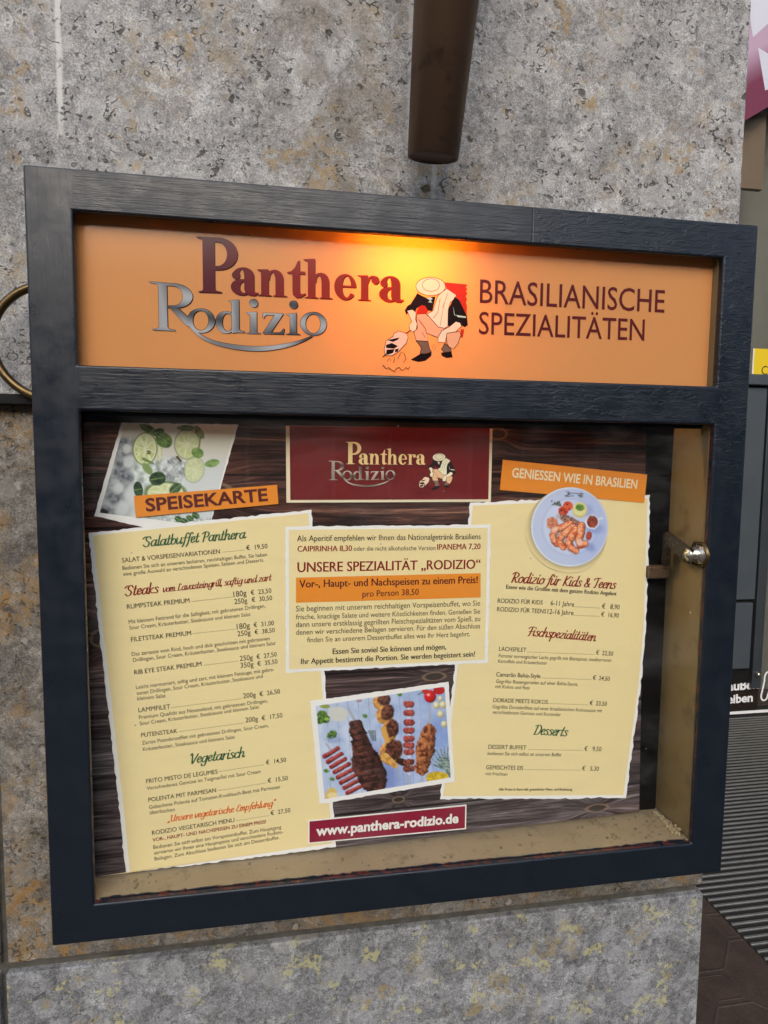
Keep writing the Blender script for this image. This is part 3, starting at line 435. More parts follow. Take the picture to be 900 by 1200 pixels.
# ------------------------------------------------------------------ materials
def stone(name, c1, c2, ochre, o_lo, o_hi, pit=1., light=(.50, .47, .42), streak=False, lichen=None, off=(0, 0, 0), clast=1.):
    N = NT(name); p = N.co(loc=off); big = N.noise(p, 3.2, 3); wp = N.warp(p, 22, .022); wf = N.warp(N.warp(p, 60, .014), 190, .006); ww = N.warp(N.warp(p, 14, .05), 45, .022)
    f = N.noise(wp, 13, 9, .72); c = N.ramp(f, (.30, c1), (.70, c2))
    c = N.mix(N.step(big, .42, .62, 0, .35), c, tuple(x * .74 for x in c1))
    # shell and clast structure of the limestone: every fragment its own grey
    va = N.voro(ww, 46); ra = N.xyz(va.outputs['Color']); vc = N.voro(wf, 110); rc = N.xyz(vc.outputs['Color'])
    c = N.mix(.42 * clast, c, N.ramp(ra[0], (.0, .30), (1., .66)), 'OVERLAY'); c = N.mix(.34 * clast, c, N.ramp(rc[0], (.0, .28), (1., .70)), 'OVERLAY')
    sw = N.noise(ww, 38, 4, .7, 1.2); c = N.mix(.38, c, N.ramp(sw, (.36, .25), (.5, .5), (.64, .74)), 'OVERLAY')
    sp = N.noise(p, 520, 3, .75); c = N.mix(.62, c, N.ramp(sp, (.36, .18), (.5, .5), (.66, .86)), 'OVERLAY')
    sp2 = N.noise(p, 170, 5, .75); c = N.mix(.46, c, N.ramp(sp2, (.36, .22), (.5, .5), (.64, .78)), 'OVERLAY')
    vb = N.voro(wf, 62); rb = N.xyz(vb.outputs['Color']); vr = N.voro(wf, 34); rr = N.xyz(vr.outputs['Color'])
    blob = N.mul(N.step(N.add(vb.outputs['Distance'], N.mul(N.noise(p, 130, 3), .3)), .46, .34), N.step(rb[0], .84, .86)); c = N.mix(N.mul(blob, .42), c, light)
    halo = N.mul(N.step(vr.outputs['Distance'], .5, .42), N.step(rr[1], .70, .73)); c = N.mix(N.mul(halo, .3), c, tuple(x * 1.25 for x in c2))
    # ochre iron stains
    o = N.noise(wp, 6.5, 10, .72, .4); o2 = N.noise(p, 75, 5, .7)
    om = N.mul(N.step(o, o_lo, o_hi), N.step(o2, .40, .58)); c = N.mix(N.mul(om, .6), c, ochre)
    o3 = N.noise(wf, 17, 6, .62); oc = N.mul(N.step(o3, .575, .65), N.step(o2, .46, .54)); c = N.mix(N.mul(oc, .55), c, tuple(x * y for x, y in zip(ochre, (1.02, .90, .60))))
    dk = N.mul(N.step(N.noise(wf, 24, 6, .65), .63, .70), N.step(o2, .40, .52)); c = N.mix(N.mul(dk, .5), c, (.10, .075, .05))
    if lichen:
        lm = N.mul(N.step(N.noise(wf, 24, 6, .62), .565, .61), N.step(N.noise(p, 200, 3), .42, .52)); c = N.mix(N.mul(lm, .75), c, lichen)
    # pores: pin holes, crescents left by dissolved shells, a few deep holes
    gate = N.step(N.noise(p, 11, 4), .36, .58)
    d = N.math('ABSOLUTE', N.add(vr.outputs['Distance'], -.40)); cres = N.mul(N.step(d, .034, .010), N.mul(N.step(rr[2], .74, .78), N.step(N.noise(p, 48, 1), .52, .56)))
    d2 = N.math('ABSOLUTE', N.add(vb.outputs['Distance'], -.38)); cres2 = N.mul(N.step(d2, .055, .016), N.mul(N.step(rb[2], .62, .66), N.step(N.noise(p, 70, 1), .53, .57)))
    d4 = N.math('ABSOLUTE', N.add(vc.outputs['Distance'], -.38)); cres3 = N.mul(N.step(d4, .12, .05), N.mul(N.step(rc[1], .46, .5), N.step(N.noise(p, 110, 1), .54, .58)))
    vp = N.voro(N.warp(p, 90, .012), 120); rp = N.xyz(vp.outputs['Color']); pin = N.mul(N.step(vp.outputs['Distance'], .27, .16), N.step(rp[0], .72, .74))
    vh = N.voro(N.warp(N.warp(p, 70, .02), 200, .006), 17); rh = N.xyz(vh.outputs['Color']); hole = N.mul(N.step(vh.outputs['Distance'], .095, .06), N.step(rh[0], .35, .4))
    pits = N.math('MAXIMUM', N.math('MAXIMUM', N.mul(N.math('MAXIMUM', N.math('MAXIMUM', cres, cres3), cres2), gate), N.mul(pin, N.add(N.mul(gate, .7), .3))), hole); pits = N.mul(pits, pit)
    if streak:
        x = N.xyz(p)
        for cx, z0, z1, wd, a in ((.0045, 1.83, 2.3, .0042, .85), (.4015, 1.775, 1.86, .0042, .34), (.3735, 1.85, 2.3, .0055, .55)):
            m = N.mul(N.step(N.math('ABSOLUTE', N.add(N.add(x[0], N.mul(N.noise(p, 40, 3), .003)), -cx - .0015)), wd, wd * .3), N.mul(N.step(x[2], z0, z0 + .03), N.step(x[2], z1, z1 - .01)))
            m = N.mul(m, N.step(N.noise(p, 90, 3), .15, .5)); c = N.mix(N.mul(m, a), c, (.62, .61, .58))
        br = N.mul(N.step(N.math('ABSOLUTE', N.add(N.add(x[0], N.mul(N.noise(p, 5, 4), .16)), -.36)), .10, .02), N.step(N.noise(p, 30, 5), .38, .6)); c = N.mix(N.mul(br, .42), c, (.17, .125, .07))
    c = N.mix(N.mul(pits, .78), c, (.034, .027, .021))
    h = N.add(N.add(N.mul(f, .5), N.mul(sp, .16)), N.add(N.mul(sp2, .35), N.add(N.mul(pits, -1.2), N.mul(rc[0], .12))))
    return N.bsdf(c, .85, nrm=N.bump(h, .6, .0035), spec=.25)
M_top = stone('shell_limestone', (.246, .240, .232), (.398, .390, .378), (.33, .245, .125), .50, .64, 1., streak=True, clast=.75)
M_mid = stone('weathered_limestone', (.125, .113, .097), (.25, .232, .20), (.29, .165, .045), .45, .58, .7, off=(3, 1, .3), clast=1.2)  # browner stained stone, its base also darkened for dimmer light lower down
M_low = stone('grey_limestone', (.165, .167, .170), (.325, .327, .328), (.33, .28, .13), .60, .72, .45, lichen=(.46, .43, .22), off=(1.7, 0, 5), clast=1.2)  # blue-grey stone, base also lowered to imitate weaker light near the bottom
N = NT('mortar'); p = N.co(); f = N.noise(p, 60, 6); M_mortar = N.bsdf(N.ramp(f, (.3, (.045, .042, .034)), (.7, (.10, .092, .074))), .9, nrm=N.bump(f, .6, .004))

def navy(name, chip):
    N = NT(name); p = N.co(); x = N.xyz(p)
    side = N.math('MAXIMUM', N.step(x[0], .046, .040), N.step(x[0], .705, .711))
    hg = N.noise(N.co((9, 100, 420)), 1, 5, .65); vg = N.noise(N.co((420, 100, 9)), 1, 5, .65)
    hg2 = N.noise(N.warp(N.co((22, 60, 150)), 1.2, 1.4), 1, 4, .6); vg2 = N.noise(N.warp(N.co((150, 60, 16)), 1.2, 1.4), 1, 4, .6)
    mixn = N.n('Mix', data_type='FLOAT'); N.set(mixn.inputs[0], side); N.set(mixn.inputs[2], N.add(N.mul(hg, .6), hg2)); N.set(mixn.inputs[3], N.add(N.mul(vg, .35), N.mul(vg2, .7))); g = mixn.outputs[0]
    up = N.step(x[2], 1.36, 1.62); crk = N.mul(N.step(N.noise(N.co((40, 40, 110)), 1, 3, .6, 2.2), .5, .62), N.mul(up, N.step(x[0], .485, .50)))
    seam = N.mul(N.step(N.math('ABSOLUTE', N.add(x[0], -.487)), .0012, .0004), N.step(x[2], 1.73, 1.735))
    dent = N.noise(p, 30, 3); fine = N.noise(p, 600, 2)
    h = N.add(N.add(N.mul(g, N.add(N.mul(up, .75), .10)), N.mul(dent, .5)), N.add(N.mul(crk, .35), N.add(N.mul(fine, .03), N.mul(seam, -.8))))
    c = N.mix(N.noise(p, 25, 5), (.0052, .0085, .0145), (.009, .0135, .021))
    pale_patch = N.mul(N.step(N.noise(p, 55, 6, .7), .60, .70), up); c = N.mix(N.mul(pale_patch, .3), c, (.03, .036, .046))  # paler blue-grey patches, only on the upper part of the frame
    chips = N.step(N.noise(N.co((60, 60, 60)), 1, 6, .7), .69, .71); c = N.mix(N.mul(chips, .0), c, (.3, .3, .3))
    if chip:
        ch = N.step(N.noise(p, 95, 5, .7), .47, .53); c = N.mix(ch, c, N.mix(N.noise(p, 220, 3), (.035, .012, .010), (.13, .03, .022)))
    sp = N.mul(N.step(N.voro(p, 240).outputs['Distance'], .09, .05), N.step(N.xyz(N.voro(p, 240).outputs['Color'])[0], .985, .99)); c = N.mix(N.mul(sp, .6), c, (.35, .35, .36))
    r = N.step(N.noise(p, 40, 4), .3, .7, .26, .44)
    return N.bsdf(c, r, nrm=N.bump(h, .36, .0016), spec=.42)
M_navy = navy('navy_gloss_paint', False); M_chip = navy('chipped_paint_edge', True)
def paint(name, c1, c2, rough=.5, sc=30, b=.15, metal=0., dirt=None, spec=.5):
    N = NT(name); p = N.co(); f = N.noise(p, sc, 5); c = N.mix(f, c1, c2)
    if dirt: c = N.mix(N.mul(N.step(N.noise(p, sc * 2.3, 7, .7), .52, .72), .75), c, dirt)
    return N.bsdf(c, N.step(f, .3, .7, rough - .08, rough + .08), metal, N.bump(N.noise(p, sc * 6, 4), b, .002), spec=spec)
M_khaki = paint('khaki_paint', (.155, .112, .052), (.20, .15, .075), .42, 14, .12, dirt=(.085, .06, .028))
M_ledge = paint('dusty_khaki_paint', (.215, .17, .11), (.28, .23, .16), .5, 20, .2, dirt=(.12, .09, .055))
M_black = paint('black_board', (.0035, .003, .003), (.007, .006, .006), .8, 30, spec=.1)
M_bronze = paint('dark_bronze', (.145, .085, .052), (.19, .115, .072), .45, 12, .06, .5, dirt=(.05, .038, .028))
M_brass = paint('aged_brass', (.085, .058, .026), (.17, .115, .05), .38, 40, .08, .9, dirt=(.05, .035, .02))
M_iron = paint('black_iron', (.012, .010, .009), (.03, .024, .018), .55, 60, .3, .3)
M_steel = paint('worn_steel', (.42, .40, .34), (.62, .58, .48), .28, 90, .1, .95, dirt=(.10, .075, .05))
M_rust = paint('rusty_steel', (.06, .035, .022), (.15, .085, .045), .6, 90, .5, .3, dirt=(.03, .022, .02))
M_leverblk = paint('blackened_steel', (.02, .018, .016), (.05, .042, .032), .4, 120, .2, .6, dirt=(.35, .27, .22))
M_greymetal = paint('slate_grey_coating', (.052, .064, .075), (.06, .072, .083), .45, 5, .03)
M_dgrey = paint('dark_grey_coating', (.03, .036, .042), (.036, .042, .048), .45, 5, .03)
M_gap = paint('black_rubber', (.006, .006, .006), (.01, .01, .01), .7, spec=.2)
M_alu = paint('aluminium_bar', (.26, .255, .235), (.36, .35, .32), .38, 35, .1, .7, dirt=(.16, .14, .11))
M_matbase = paint('dark_mat_pile', (.010, .009, .008), (.022, .019, .016), .95, 300, .5)
M_white = paint('white_lettering', (.7, .7, .7), (.78, .78, .78), .5)
M_debris = paint('dead_flies_and_dust', (.03, .022, .015), (.30, .24, .15), .9, 200)
M_dust = paint('crumbled_putty', (.24, .19, .11), (.40, .33, .21), .9, 160, .6)
M_plaster = paint('grey_render', (.10, .095, .085), (.15, .14, .125), .9, 8, .3)
M_dim = paint('dim_shop_wall', (.11, .105, .09), (.16, .152, .132), .8, 3, .1)

# printed inks and sheets
def ink(name, rough, coat=0.):
    N = NT(name); a = N.n('Attribute', attribute_name='Ink'); f = N.noise(N.co(), 900, 2)
    return N.bsdf(N.mix(.12, a.outputs['Color'], N.ramp(f, (.3, .35), (.7, .65)), 'OVERLAY'), rough, spec=.35, coat=coat, coat_r=.25)
M_ink = ink('printed_ink', .55, .08)
def lit(name, attr, col=None):
    N = NT(name)
    c = N.n('Attribute', attribute_name='Ink').outputs['Color'] if attr else N.mix(N.noise(N.co(), 7, 3), col, tuple(x * .94 for x in col))
    d = N.n('BsdfDiffuse', ins={'Color': c}); t = N.n('BsdfTranslucent', ins={'Color': c if attr else (.92, .50, .12)}); g = N.n('BsdfGlossy', ins={'Color': (1, 1, 1), 'Roughness': .16})
    m1 = N.n('MixShader', ins={0: .42 if attr else .30}); N.set(m1.inputs[1], d.outputs[0]); N.set(m1.inputs[2], t.outputs[0])
    fr = N.n('Fresnel', ins={0: 1.4}); m2 = N.n('MixShader', ins={0: N.mul(fr.outputs[0], .6)}); N.set(m2.inputs[1], m1.outputs[0]); N.set(m2.inputs[2], g.outputs[0]); return N.surf(m2.outputs[0])
M_panel = lit('orange_translucent_sheet', False, (.74, .345, .125)); M_pink = lit('translucent_ink', True)
N = NT('clear_glass'); tr = N.n('BsdfTransparent', ins={'Color': (.96, .97, .96)}); gl = N.n('BsdfGlossy', ins={'Roughness': .02}); lw = N.n('LayerWeight', ins={0: .5}); sch = N.add(N.mul(N.math('POWER', lw.outputs['Facing'], 5.), .95), .012)
ms = N.n('MixShader', ins={0: sch}); N.set(ms.inputs[1], tr.outputs[0]); N.set(ms.inputs[2], gl.outputs[0])
p = N.co(); dsm = N.mul(N.step(N.noise(N.warp(N.co((3, 3, 9)), 2, .6), 2.2, 6, .65), .42, .75), .022); spk = N.mul(N.mul(N.step(N.voro(p, 60).outputs['Distance'], .07, .03), N.step(N.xyz(N.voro(p, 60).outputs['Color'])[0], .93, .95)), .6)
df = N.n('BsdfDiffuse', ins={'Color': (.6, .59, .56)}); m2 = N.n('MixShader', ins={0: N.math('MAXIMUM', dsm, spk)}); N.set(m2.inputs[1], ms.outputs[0]); N.set(m2.inputs[2], df.outputs[0]); M_glass = N.surf(m2.outputs[0])
N = NT('lamp_glow'); e = N.n('Emission', ins={'Color': (1, .66, .33), 'Strength': 300.}); M_lamp = N.surf(e.outputs[0])
N = NT('white_reflector'); M_refl = N.bsdf((.75, .72, .66), .6)
def woodprint():
    N = NT('printed_dark_boards'); p = N.co(); x = N.xyz(p)
    yy = N.mul(x[1], 1 / .056); idx = N.math('FLOOR', yy); fr_ = N.math('FRACT', yy)
    cb = N.n('CombineXYZ'); N.set(cb.inputs[0], N.add(N.mul(x[0], 5.5), N.mul(idx, 7.31))); N.set(cb.inputs[1], N.mul(x[1], 130)); N.set(cb.inputs[2], N.mul(idx, 3.7))
    # grain bends round the knots
    v = cb.outputs[0]
    for kx, ky, a, b in POSTER['knots']:
        dx = N.mul(N.add(x[0], -kx / 1000), 1 / (a / 1000 * 1.5)); dy = N.mul(N.add(x[1], -ky / 1000), 1 / (b / 1000 * 1.8))
        r2 = N.add(N.mul(dx, dx), N.mul(dy, dy)); g = N.math('POWER', 2.718, N.mul(r2, -.7))
        o = N.n('CombineXYZ'); N.set(o.inputs[0], 0.); N.set(o.inputs[1], N.mul(g, N.mul(dy, 3.0))); ad = N.n('VectorMath', operation='ADD'); N.set(ad.inputs[0], v); N.set(ad.inputs[1], o.outputs[0]); v = ad.outputs[0]
    v = N.warp(v, .35, 2.2)
    g1 = N.noise(v, 1.0, 7, .68); g2 = N.noise(v, 3.4, 5, .7); g = N.add(N.mul(g1, .62), N.mul(g2, .38))
    wn_ = N.n('TexWhiteNoise', noise_dimensions='1D'); N.set(wn_.inputs['W'], idx); plank = wn_.outputs['Value']
    low = N.step(x[1], -.36, -.62)
    red = N.ramp(g, (.36, (.004, .0022, .0022)), (.46, (.026, .010, .008)), (.55, (.098, .038, .027)), (.65, (.34, .165, .10)))
    gry = N.ramp(g, (.36, (.010, .007, .008)), (.47, (.052, .037, .039)), (.57, (.15, .12, .125)), (.68, (.42, .38, .41)))
    c = N.mix(N.math('MINIMUM', N.mul(N.add(low, N.mul(N.add(plank, -.4), .45)), 1.), 1.), red, gry)
    c = N.mix(.5, c, N.ramp(plank, (0., .38), (1., .62)), 'OVERLAY')
    pat = N.noise(N.co((4, 14, 1)), 1, 3); c = N.mix(N.step(pat, .55, .72, 0, .4), c, (.15, .05, .03))
    gap = N.step(N.math('ABSOLUTE', N.add(fr_, -.5)), .465, .49); c = N.mix(N.mul(gap, .9), c, (.006, .004, .004))
    for kx, ky, a, b in POSTER['knots']:
        dx = N.mul(N.add(x[0], -kx / 1000), 1000 / a); dy = N.mul(N.add(x[1], -ky / 1000), 1000 / b); r2 = N.math('SQRT', N.add(N.mul(dx, dx), N.mul(dy, dy)))
        r2 = N.add(r2, N.mul(N.add(g1, -.5), .5))
        rim = N.step(N.math('ABSOLUTE', N.add(r2, -.95)), .22, .05); c = N.mix(N.mul(rim, .65), c, (.26, .17, .10)); c = N.mix(N.mul(N.step(r2, .85, .6), .85), c, (.04, .028, .022))
    return N.bsdf(c, .55, spec=.2)
M_wood = woodprint()
def tiles():
    N = NT('brown_paving_tiles'); p = N.co(loc=(-1.469, -.815, 0)); x = N.xyz(p); P_ = .285
    u = N.mul(N.add(x[0], x[1]), .70711); v = N.mul(N.add(x[0], N.mul(x[1], -1)), .70711)
    def cen(a): 
        q = N.n('Math', operation='PINGPONG'); N.set(q.inputs[0], a); q.inputs[1].default_value = P_ / 2; return q.outputs[0]
    du, dv = cen(u), cen(v); s_ = N.add(du, dv); dd = N.math('ABSOLUTE', N.add(s_, -.078)); out_ = N.step(s_, .076, .079)
    ln = N.mul(N.math('MINIMUM', du, dv), 1.); line = N.math('MAXIMUM', N.step(dd, .006, .003), N.mul(out_, N.step(ln, .0045, .0025)))
    d3 = N.mul(N.step(N.math('ABSOLUTE', N.add(s_, -.055)), .004, .002), .5)
    f = N.noise(p, 9, 8, .65); c = N.ramp(f, (.3, (.036, .024, .018)), (.7, (.082, .052, .036)))
    c = N.mix(.5, c, N.ramp(N.noise(p, 130, 4), (.3, .3), (.7, .7)), 'OVERLAY'); c = N.mix(N.mul(line, .35), c, (.085, .065, .05))
    h = N.add(N.mul(N.math('MAXIMUM', line, d3), .8), N.mul(N.noise(p, 60, 5), .5))
    return N.bsdf(c, .6, nrm=N.bump(h, .6, .006))
M_tile = tiles()

# ------------------------------------------------------------------ setting: ground, entrance ceiling
bm = bmesh.new()
# (the mat well leaves an opening in the paving)
GX = [-60, 1.665, 4.2, 60]; GY = [-60, .78, 2.62, 60]
gv = [[bm.verts.new((x, y, 0)) for y in GY] for x in GX]
for i in range(3):
    for j in range(3):
        if (i, j) != (1, 1): bm.faces.new((gv[i][j], gv[i+1][j], gv[i+1][j+1], gv[i][j+1]))
e = [gv[1][1], gv[2][1], gv[2][2], gv[1][2]]; lo = [bm.verts.new((v.co.x, v.co.y, -.03)) for v in e]
for i in range(4): bm.faces.new((e[i], e[(i+1) % 4], lo[(i+1) % 4], lo[i]))
bm.faces.new(lo)
g = mesh_obj('pavement', bm, M_tile); g['kind'] = 'structure'
bm = bmesh.new(); box(bm, .82, 6.0, 1.3, 6.0, 6.5, 6.8); o = mesh_obj('entrance_ceiling', bm, M_plaster); o['kind'] = 'structure'  # out of view; slab added to shade the recess

# ------------------------------------------------------------------ house across the street (seen in the glass and the paint)
M_fac = paint('dull_plaster_facade', (.15, .155, .16), (.19, .195, .20), .9, 2, .2)
hs = empty('house_opposite', (0, -14, 0), 'dull plaster town house across the street behind the camera', 'house')
b = bmesh.new(); box(b, -22, 24, -8, 0, 0, 6.2, .02); mesh_obj('house_wall', b, M_fac, hs)
b = bmesh.new(); box(b, -22.3, 24.3, -8.3,   .4, 6.205, 6.6, .03); mesh_obj('roof_cornice', b, M_fac, hs)
M_win = paint('dark_window', (.02, .022, .025), (.03, .032, .036), .12, 2, .0); M_wfr = paint('pale_window_frame', (.5, .48, .45), (.56, .54, .5), .6)
for r_ in range(2):
    for c_ in range(12):
        fx = -19 + c_ * 3.5; fz = .5 + r_ * 2.9
        b = bmesh.new(); box(b, fx - .75, fx + .75, .003, .08, fz, fz + 1.9, .01); f = mesh_obj('window', b, M_wfr, hs)
        b = bmesh.new(); box(b, fx - .66, fx + .66, .082, .09, fz + .09, fz + 1.81, .002); mesh_obj('window_pane', b, M_win, f)

# ------------------------------------------------------------------ stone pillar with block joints
WY = .085
pil = empty('stone_pillar', (.35, WY + .25, 0), 'grey shell limestone pillar of large pitted blocks carrying the menu case', 'pillar')
def block(x0, x1, z0, z1, m, y0=WY, bev=.0022, seedv=1):
    b = bmesh.new(); box(b, x0, x1, y0, WY + .5, z0, z1, bev, seg=2)
    o = mesh_obj('stone_block', b, m, pil); o.matrix_parent_inverse = Matrix.Translation((-.35, -WY - .25, 0)); return o
XR = .7955
block(-.95, XR, 1.5665, 3.2, M_top); block(-.95, XR, 3.206, 4.5, M_top)
block(-.081, XR, .931, 1.563, M_mid); block(-.95, -.0885, .931, 1.563, M_mid)
block(-.083, XR, .10, .9195, M_low, WY - .002, .002); block(-.95, -.0905, .10, .9195, M_low, WY - .002, .002)
b = bmesh.new(); box(b, -.93, XR - .006, WY + .007, WY + .46, .05, 4.45)
o = mesh_obj('mortar_joint', b, M_mortar, pil); o.matrix_parent_inverse = Matrix.Translation((-.35, -WY - .25, 0))
b = bmesh.new(); box(b, -.95, XR + .012, WY - .012, WY + .5, 0, .098, .006)
o = mesh_obj('plinth', b, M_low, pil); o.matrix_parent_inverse = Matrix.Translation((-.35, -WY - .25, 0))

# ------------------------------------------------------------------ shop front deep in the entrance
FY = 2.5
sf = empty('shop_front', (3.0, FY, 0), 'slate grey metal shop front with dark glass at the back of the entrance', 'shop front')
def fpart(name, args, m, parent=sf, bev=.004):
    b = bmesh.new()
    for a in args: box(b, a[0] - 3.0, a[1] - 3.0, a[2] - FY, a[3] - FY, a[4], a[5], bev)
    return mesh_obj(name, b, m, parent)
fpart('window_sill', [(.80, 3.6, FY - .06, FY + .06, 1.985, 2.045)], M_greymetal)
fpart('metal_panel', [(.80, 2.985, FY - .03, FY + .03, .722, 1.972)], M_greymetal)
fpart('metal_panel', [(.80, 2.972, FY - .035, FY + .03, .30, .702)], M_greymetal)
fpart('joint_strip', [(.80, 2.99, FY - .01, FY + .02, .20, 2.0)], M_gap)
post = fpart('door_post', [(3.0, 3.062, FY - .03, FY + .05, .17, 1.98)], M_dgrey)
b = bmesh.new(); lathe(b, [(0, .022), (.009, .022), (.014, .012), (.016, 0)], (3.028 - 3, -.032, .262), (0, -1, 0), 16); mesh_obj('bolt', b, M_steel, post)
fpart('glass_pane', [(3.075, 4.2, FY - .004, FY + .004, .0, 1.984)], M_glass, bev=0)
fpart('glass_pane', [(.80, 4.2, FY - .004, FY + .004, 2.046, 6.5)], M_glass, bev=0)
kick = fpart('kick_glass', [(.80, 3.07, FY - .004, FY + .012, .0, .258)], paint('brown_tinted_glass', (.020, .014, .010), (.026, .018, .013), .12, 4, .0), bev=0)
Pk = Print(); wcol = lin((232, 232, 232))
put_text(Pk, 'draußen', 2.775 - 3, .150, 3.067 - 3, .156, .035, .86, wcol, 0); put_text(Pk, 'bleiben', 2.80 - 3, .070, 3.032 - 3, .075, .035, .92, wcol, 0)
put_text(Pk, 'Hunde müssen', 2.55 - 3, .246, 2.965 - 3, .246, .035, .8, wcol, 0)
Pk.poly([(1.3 - 3, .0), (3.5 - 3, .0), (3.5 - 3, .018), (1.3 - 3, .018)], wcol, 0)
o = Pk.obj('lettering', M_ink, kick); o.location = (0, -.008, .006); o.rotation_euler = (R(90), 0, 0)
# dog outline next to the words
Pd = Print(); dog = [(3.105, .205), (3.095, .15), (3.088, .11), (3.10, .085), (3.125, .09), (3.135, .12), (3.15, .155), (3.19, .16), (3.25, .15), (3.26, .09), (3.28, .09), (3.285, .16), (3.30, .20), (3.27, .21), (3.17, .215), (3.15, .25), (3.12, .26), (3.105, .235), (3.105, .205)]
Pd.strip([(a - 3, c) for a, c in crom(dog, 3)], [.011] * (len(crom(dog, 3))), wcol, 0); o = Pd.obj('dog_sign', M_ink, sf); o.location = (0, -.008, 0); o.rotation_euler = (R(90), 0, 0)
fpart('back_wall', [(.80, 4.2, FY + .35, FY + .40, 0, 6.5)], M_dim, bev=0)
fpart('timber_cladding', [(2.835, 2.99, FY + .10, FY + .13, 3.14, 3.75)], paint('brown_timber', (.13, .085, .052), (.16, .105, .065), .6, 3, .1))
fpart('side_wall', [(.74, .795, .59, FY + .9, 0, 6.5)], M_plaster, bev=0); fpart('side_wall', [(4.2, 4.25, .6, FY + .9, 0, 6.5)], M_plaster, bev=0)
# yellow sticker and magenta poster on the panes
Py = Print(); Py.poly([(0, 0), (.32, 0), (.32, .152), (0, .152)], lin((216, 212, 196)), 0); Py.poly([(.009, .0), (.311, .0), (.311, .152), (.009, .152)], lin((214, 184, 28)), 3e-4)
put_text(Py, 'CE', .062, .004, .135, .004, .0, 1.15, lin((60, 52, 20)), 6e-4)
o = Py.obj('yellow_sticker', M_ink, None); o.location = (2.897, FY - .006, 2.048); o.rotation_euler = (R(90), 0, 0); tag(o, 'small yellow sticker with dark letters on the shop window above the grey sill', 'sticker')
Pm = Print(); mag = lin((100, 34, 62)); lil = lin((164, 138, 160)); wh = lin((184, 186, 198))
edge = lambda x, h: (x, .43 + .62 * (x - .02) + h)
for i in range(14): # magenta border along the slanting lower edge, fading into lilac
    h0, h1 = (i * .06, (i + 1) * .06) if i < 13 else (.78, 1.6)
    cs = [tuple(a + (c - a) * min(max((h - .20) / .16, 0), 1) for a, c in zip(mag, lil)) for h in (h0, h1)]
    b0 = len(Pm.v); Pm.v += [(*edge(-.6, h0), 0), (*edge(.9, h0), 0), (*edge(.9, h1), 0), (*edge(-.6, h1), 0)]; Pm.c += [cs[0], cs[0], cs[1], cs[1]]; Pm.f.append((b0, b0 + 1, b0 + 2, b0 + 3))
Pm.poly([(-.03, 1.5), (-.02, 1.02), (.02, .86), (.13, .96), (.2, 1.5)], wh, 4e-4); Pm.poly([(.055, .81), (.16, .77), (.2, .62), (.115, .59)], wh, 4e-4)
o = Pm.obj('magenta_poster', M_ink, None); o.location = (2.76, FY - .008, 3.03); o.rotation_euler = (R(90), 0, 0); tag(o, 'magenta and lilac window poster with white shapes high on the glass', 'poster')
# dark sign disc behind it is part of the poster's print

# ------------------------------------------------------------------ entrance mat with aluminium bars
mat_ = empty('entrance_mat', (2.93, 1.7, -.03), 'ribbed entrance mat of pale aluminium bars set into brown paving', 'door mat')
b = bmesh.new(); box(b, 1.668 - 2.93, 4.197 - 2.93, .783 - 1.7, 2.617 - 1.7, .0005, .022); mesh_obj('mat_base', b, M_matbase, mat_)
b = bmesh.new(); y = .80
while y < 2.46: box(b, 1.675 - 2.93, 4.19 - 2.93, y - 1.7, y + .0095 - 1.7, .0222, .029, .0015, seg=1); y += .0275
mesh_obj('mat_bars', b, M_alu, mat_)
b = bmesh.new(); box(b, 1.59 - 1.6, 1.63 - 1.6, 0, .05, 0, .085, .004)
o = mesh_obj('corner_guard', b, paint('rust_brown_stone', (.05, .03, .02), (.09, .05, .03), .8, 30, .4)); o.location = (1.6, 1.16, 0.0); tag(o, 'small rust brown corner guard beside the entrance mat behind the pillar', 'corner guard')

# ------------------------------------------------------------------ bronze torch lamp
tl = empty('torch_lamp', (.387, .030, 1.822), 'dark bronze tapering wall lamp hanging above the menu case', 'wall lamp')
ax = Vector((.012, -.135, .52)).normalized()
b = bmesh.new(); r0 = .0268
lathe(b, [(.0, .002), (r0 - .0025, .002), (r0 - .002, .0), (r0, .0006), (r0 + .0145, .40), (r0 + .0145, .405), (r0 + .0, .405), (.0, .40)], (0, 0, 0), ax, 48); mesh_obj('lamp_body', b, M_bronze, tl)
c0 = ax * .41; b = bmesh.new(); lathe(b, [(.0, -.004), (.048, -.004), (.052, .004), (.052, .012), (.062, .05), (.066, .10), (.062, .10), (.055, .04), (.0, .02)], c0, ax, 40); mesh_obj('lamp_bowl', b, M_bronze, tl)
b = bmesh.new(); a0 = ax * .30; tube(b, [a0, a0 + Vector((0, .05, -.01)), (a0.x, WY - .030 - .002, a0.z - .01)], .009); mesh_obj('bracket_arm', b, M_bronze, tl)
b = bmesh.new(); lathe(b, [(0, .012), (.03, .012), (.038, .004), (.038, 0)], (a0.x, WY - .030 - .001, a0.z - .01), (0, -1, 0), 32); mesh_obj('wall_plate', b, M_bronze, tl)

# ------------------------------------------------------------------ brass ring and iron bar
rg = empty('brass_ring_hook', (-.03, .066, 1.5655), 'aged brass half ring on a flat black iron bar left of the case', 'hook')
b = bmesh.new(); pts = [(-.0012 + .0575 * math.cos(R(a)) + .03, -.006 - .010 * math.sin(R(a)) * 0, 1.622 - 1.5655 + .0575 * math.sin(R(a))) for a in range(88, 266, 4)]
tube(b, pts, [.0044] * len(pts), 14); mesh_obj('ring', b, M_brass, rg)
b = bmesh.new(); box(b, -.16, .033, .0005, .0185, -.0058, .0048, .001); mesh_obj('wall_bar', b, M_gap, rg)

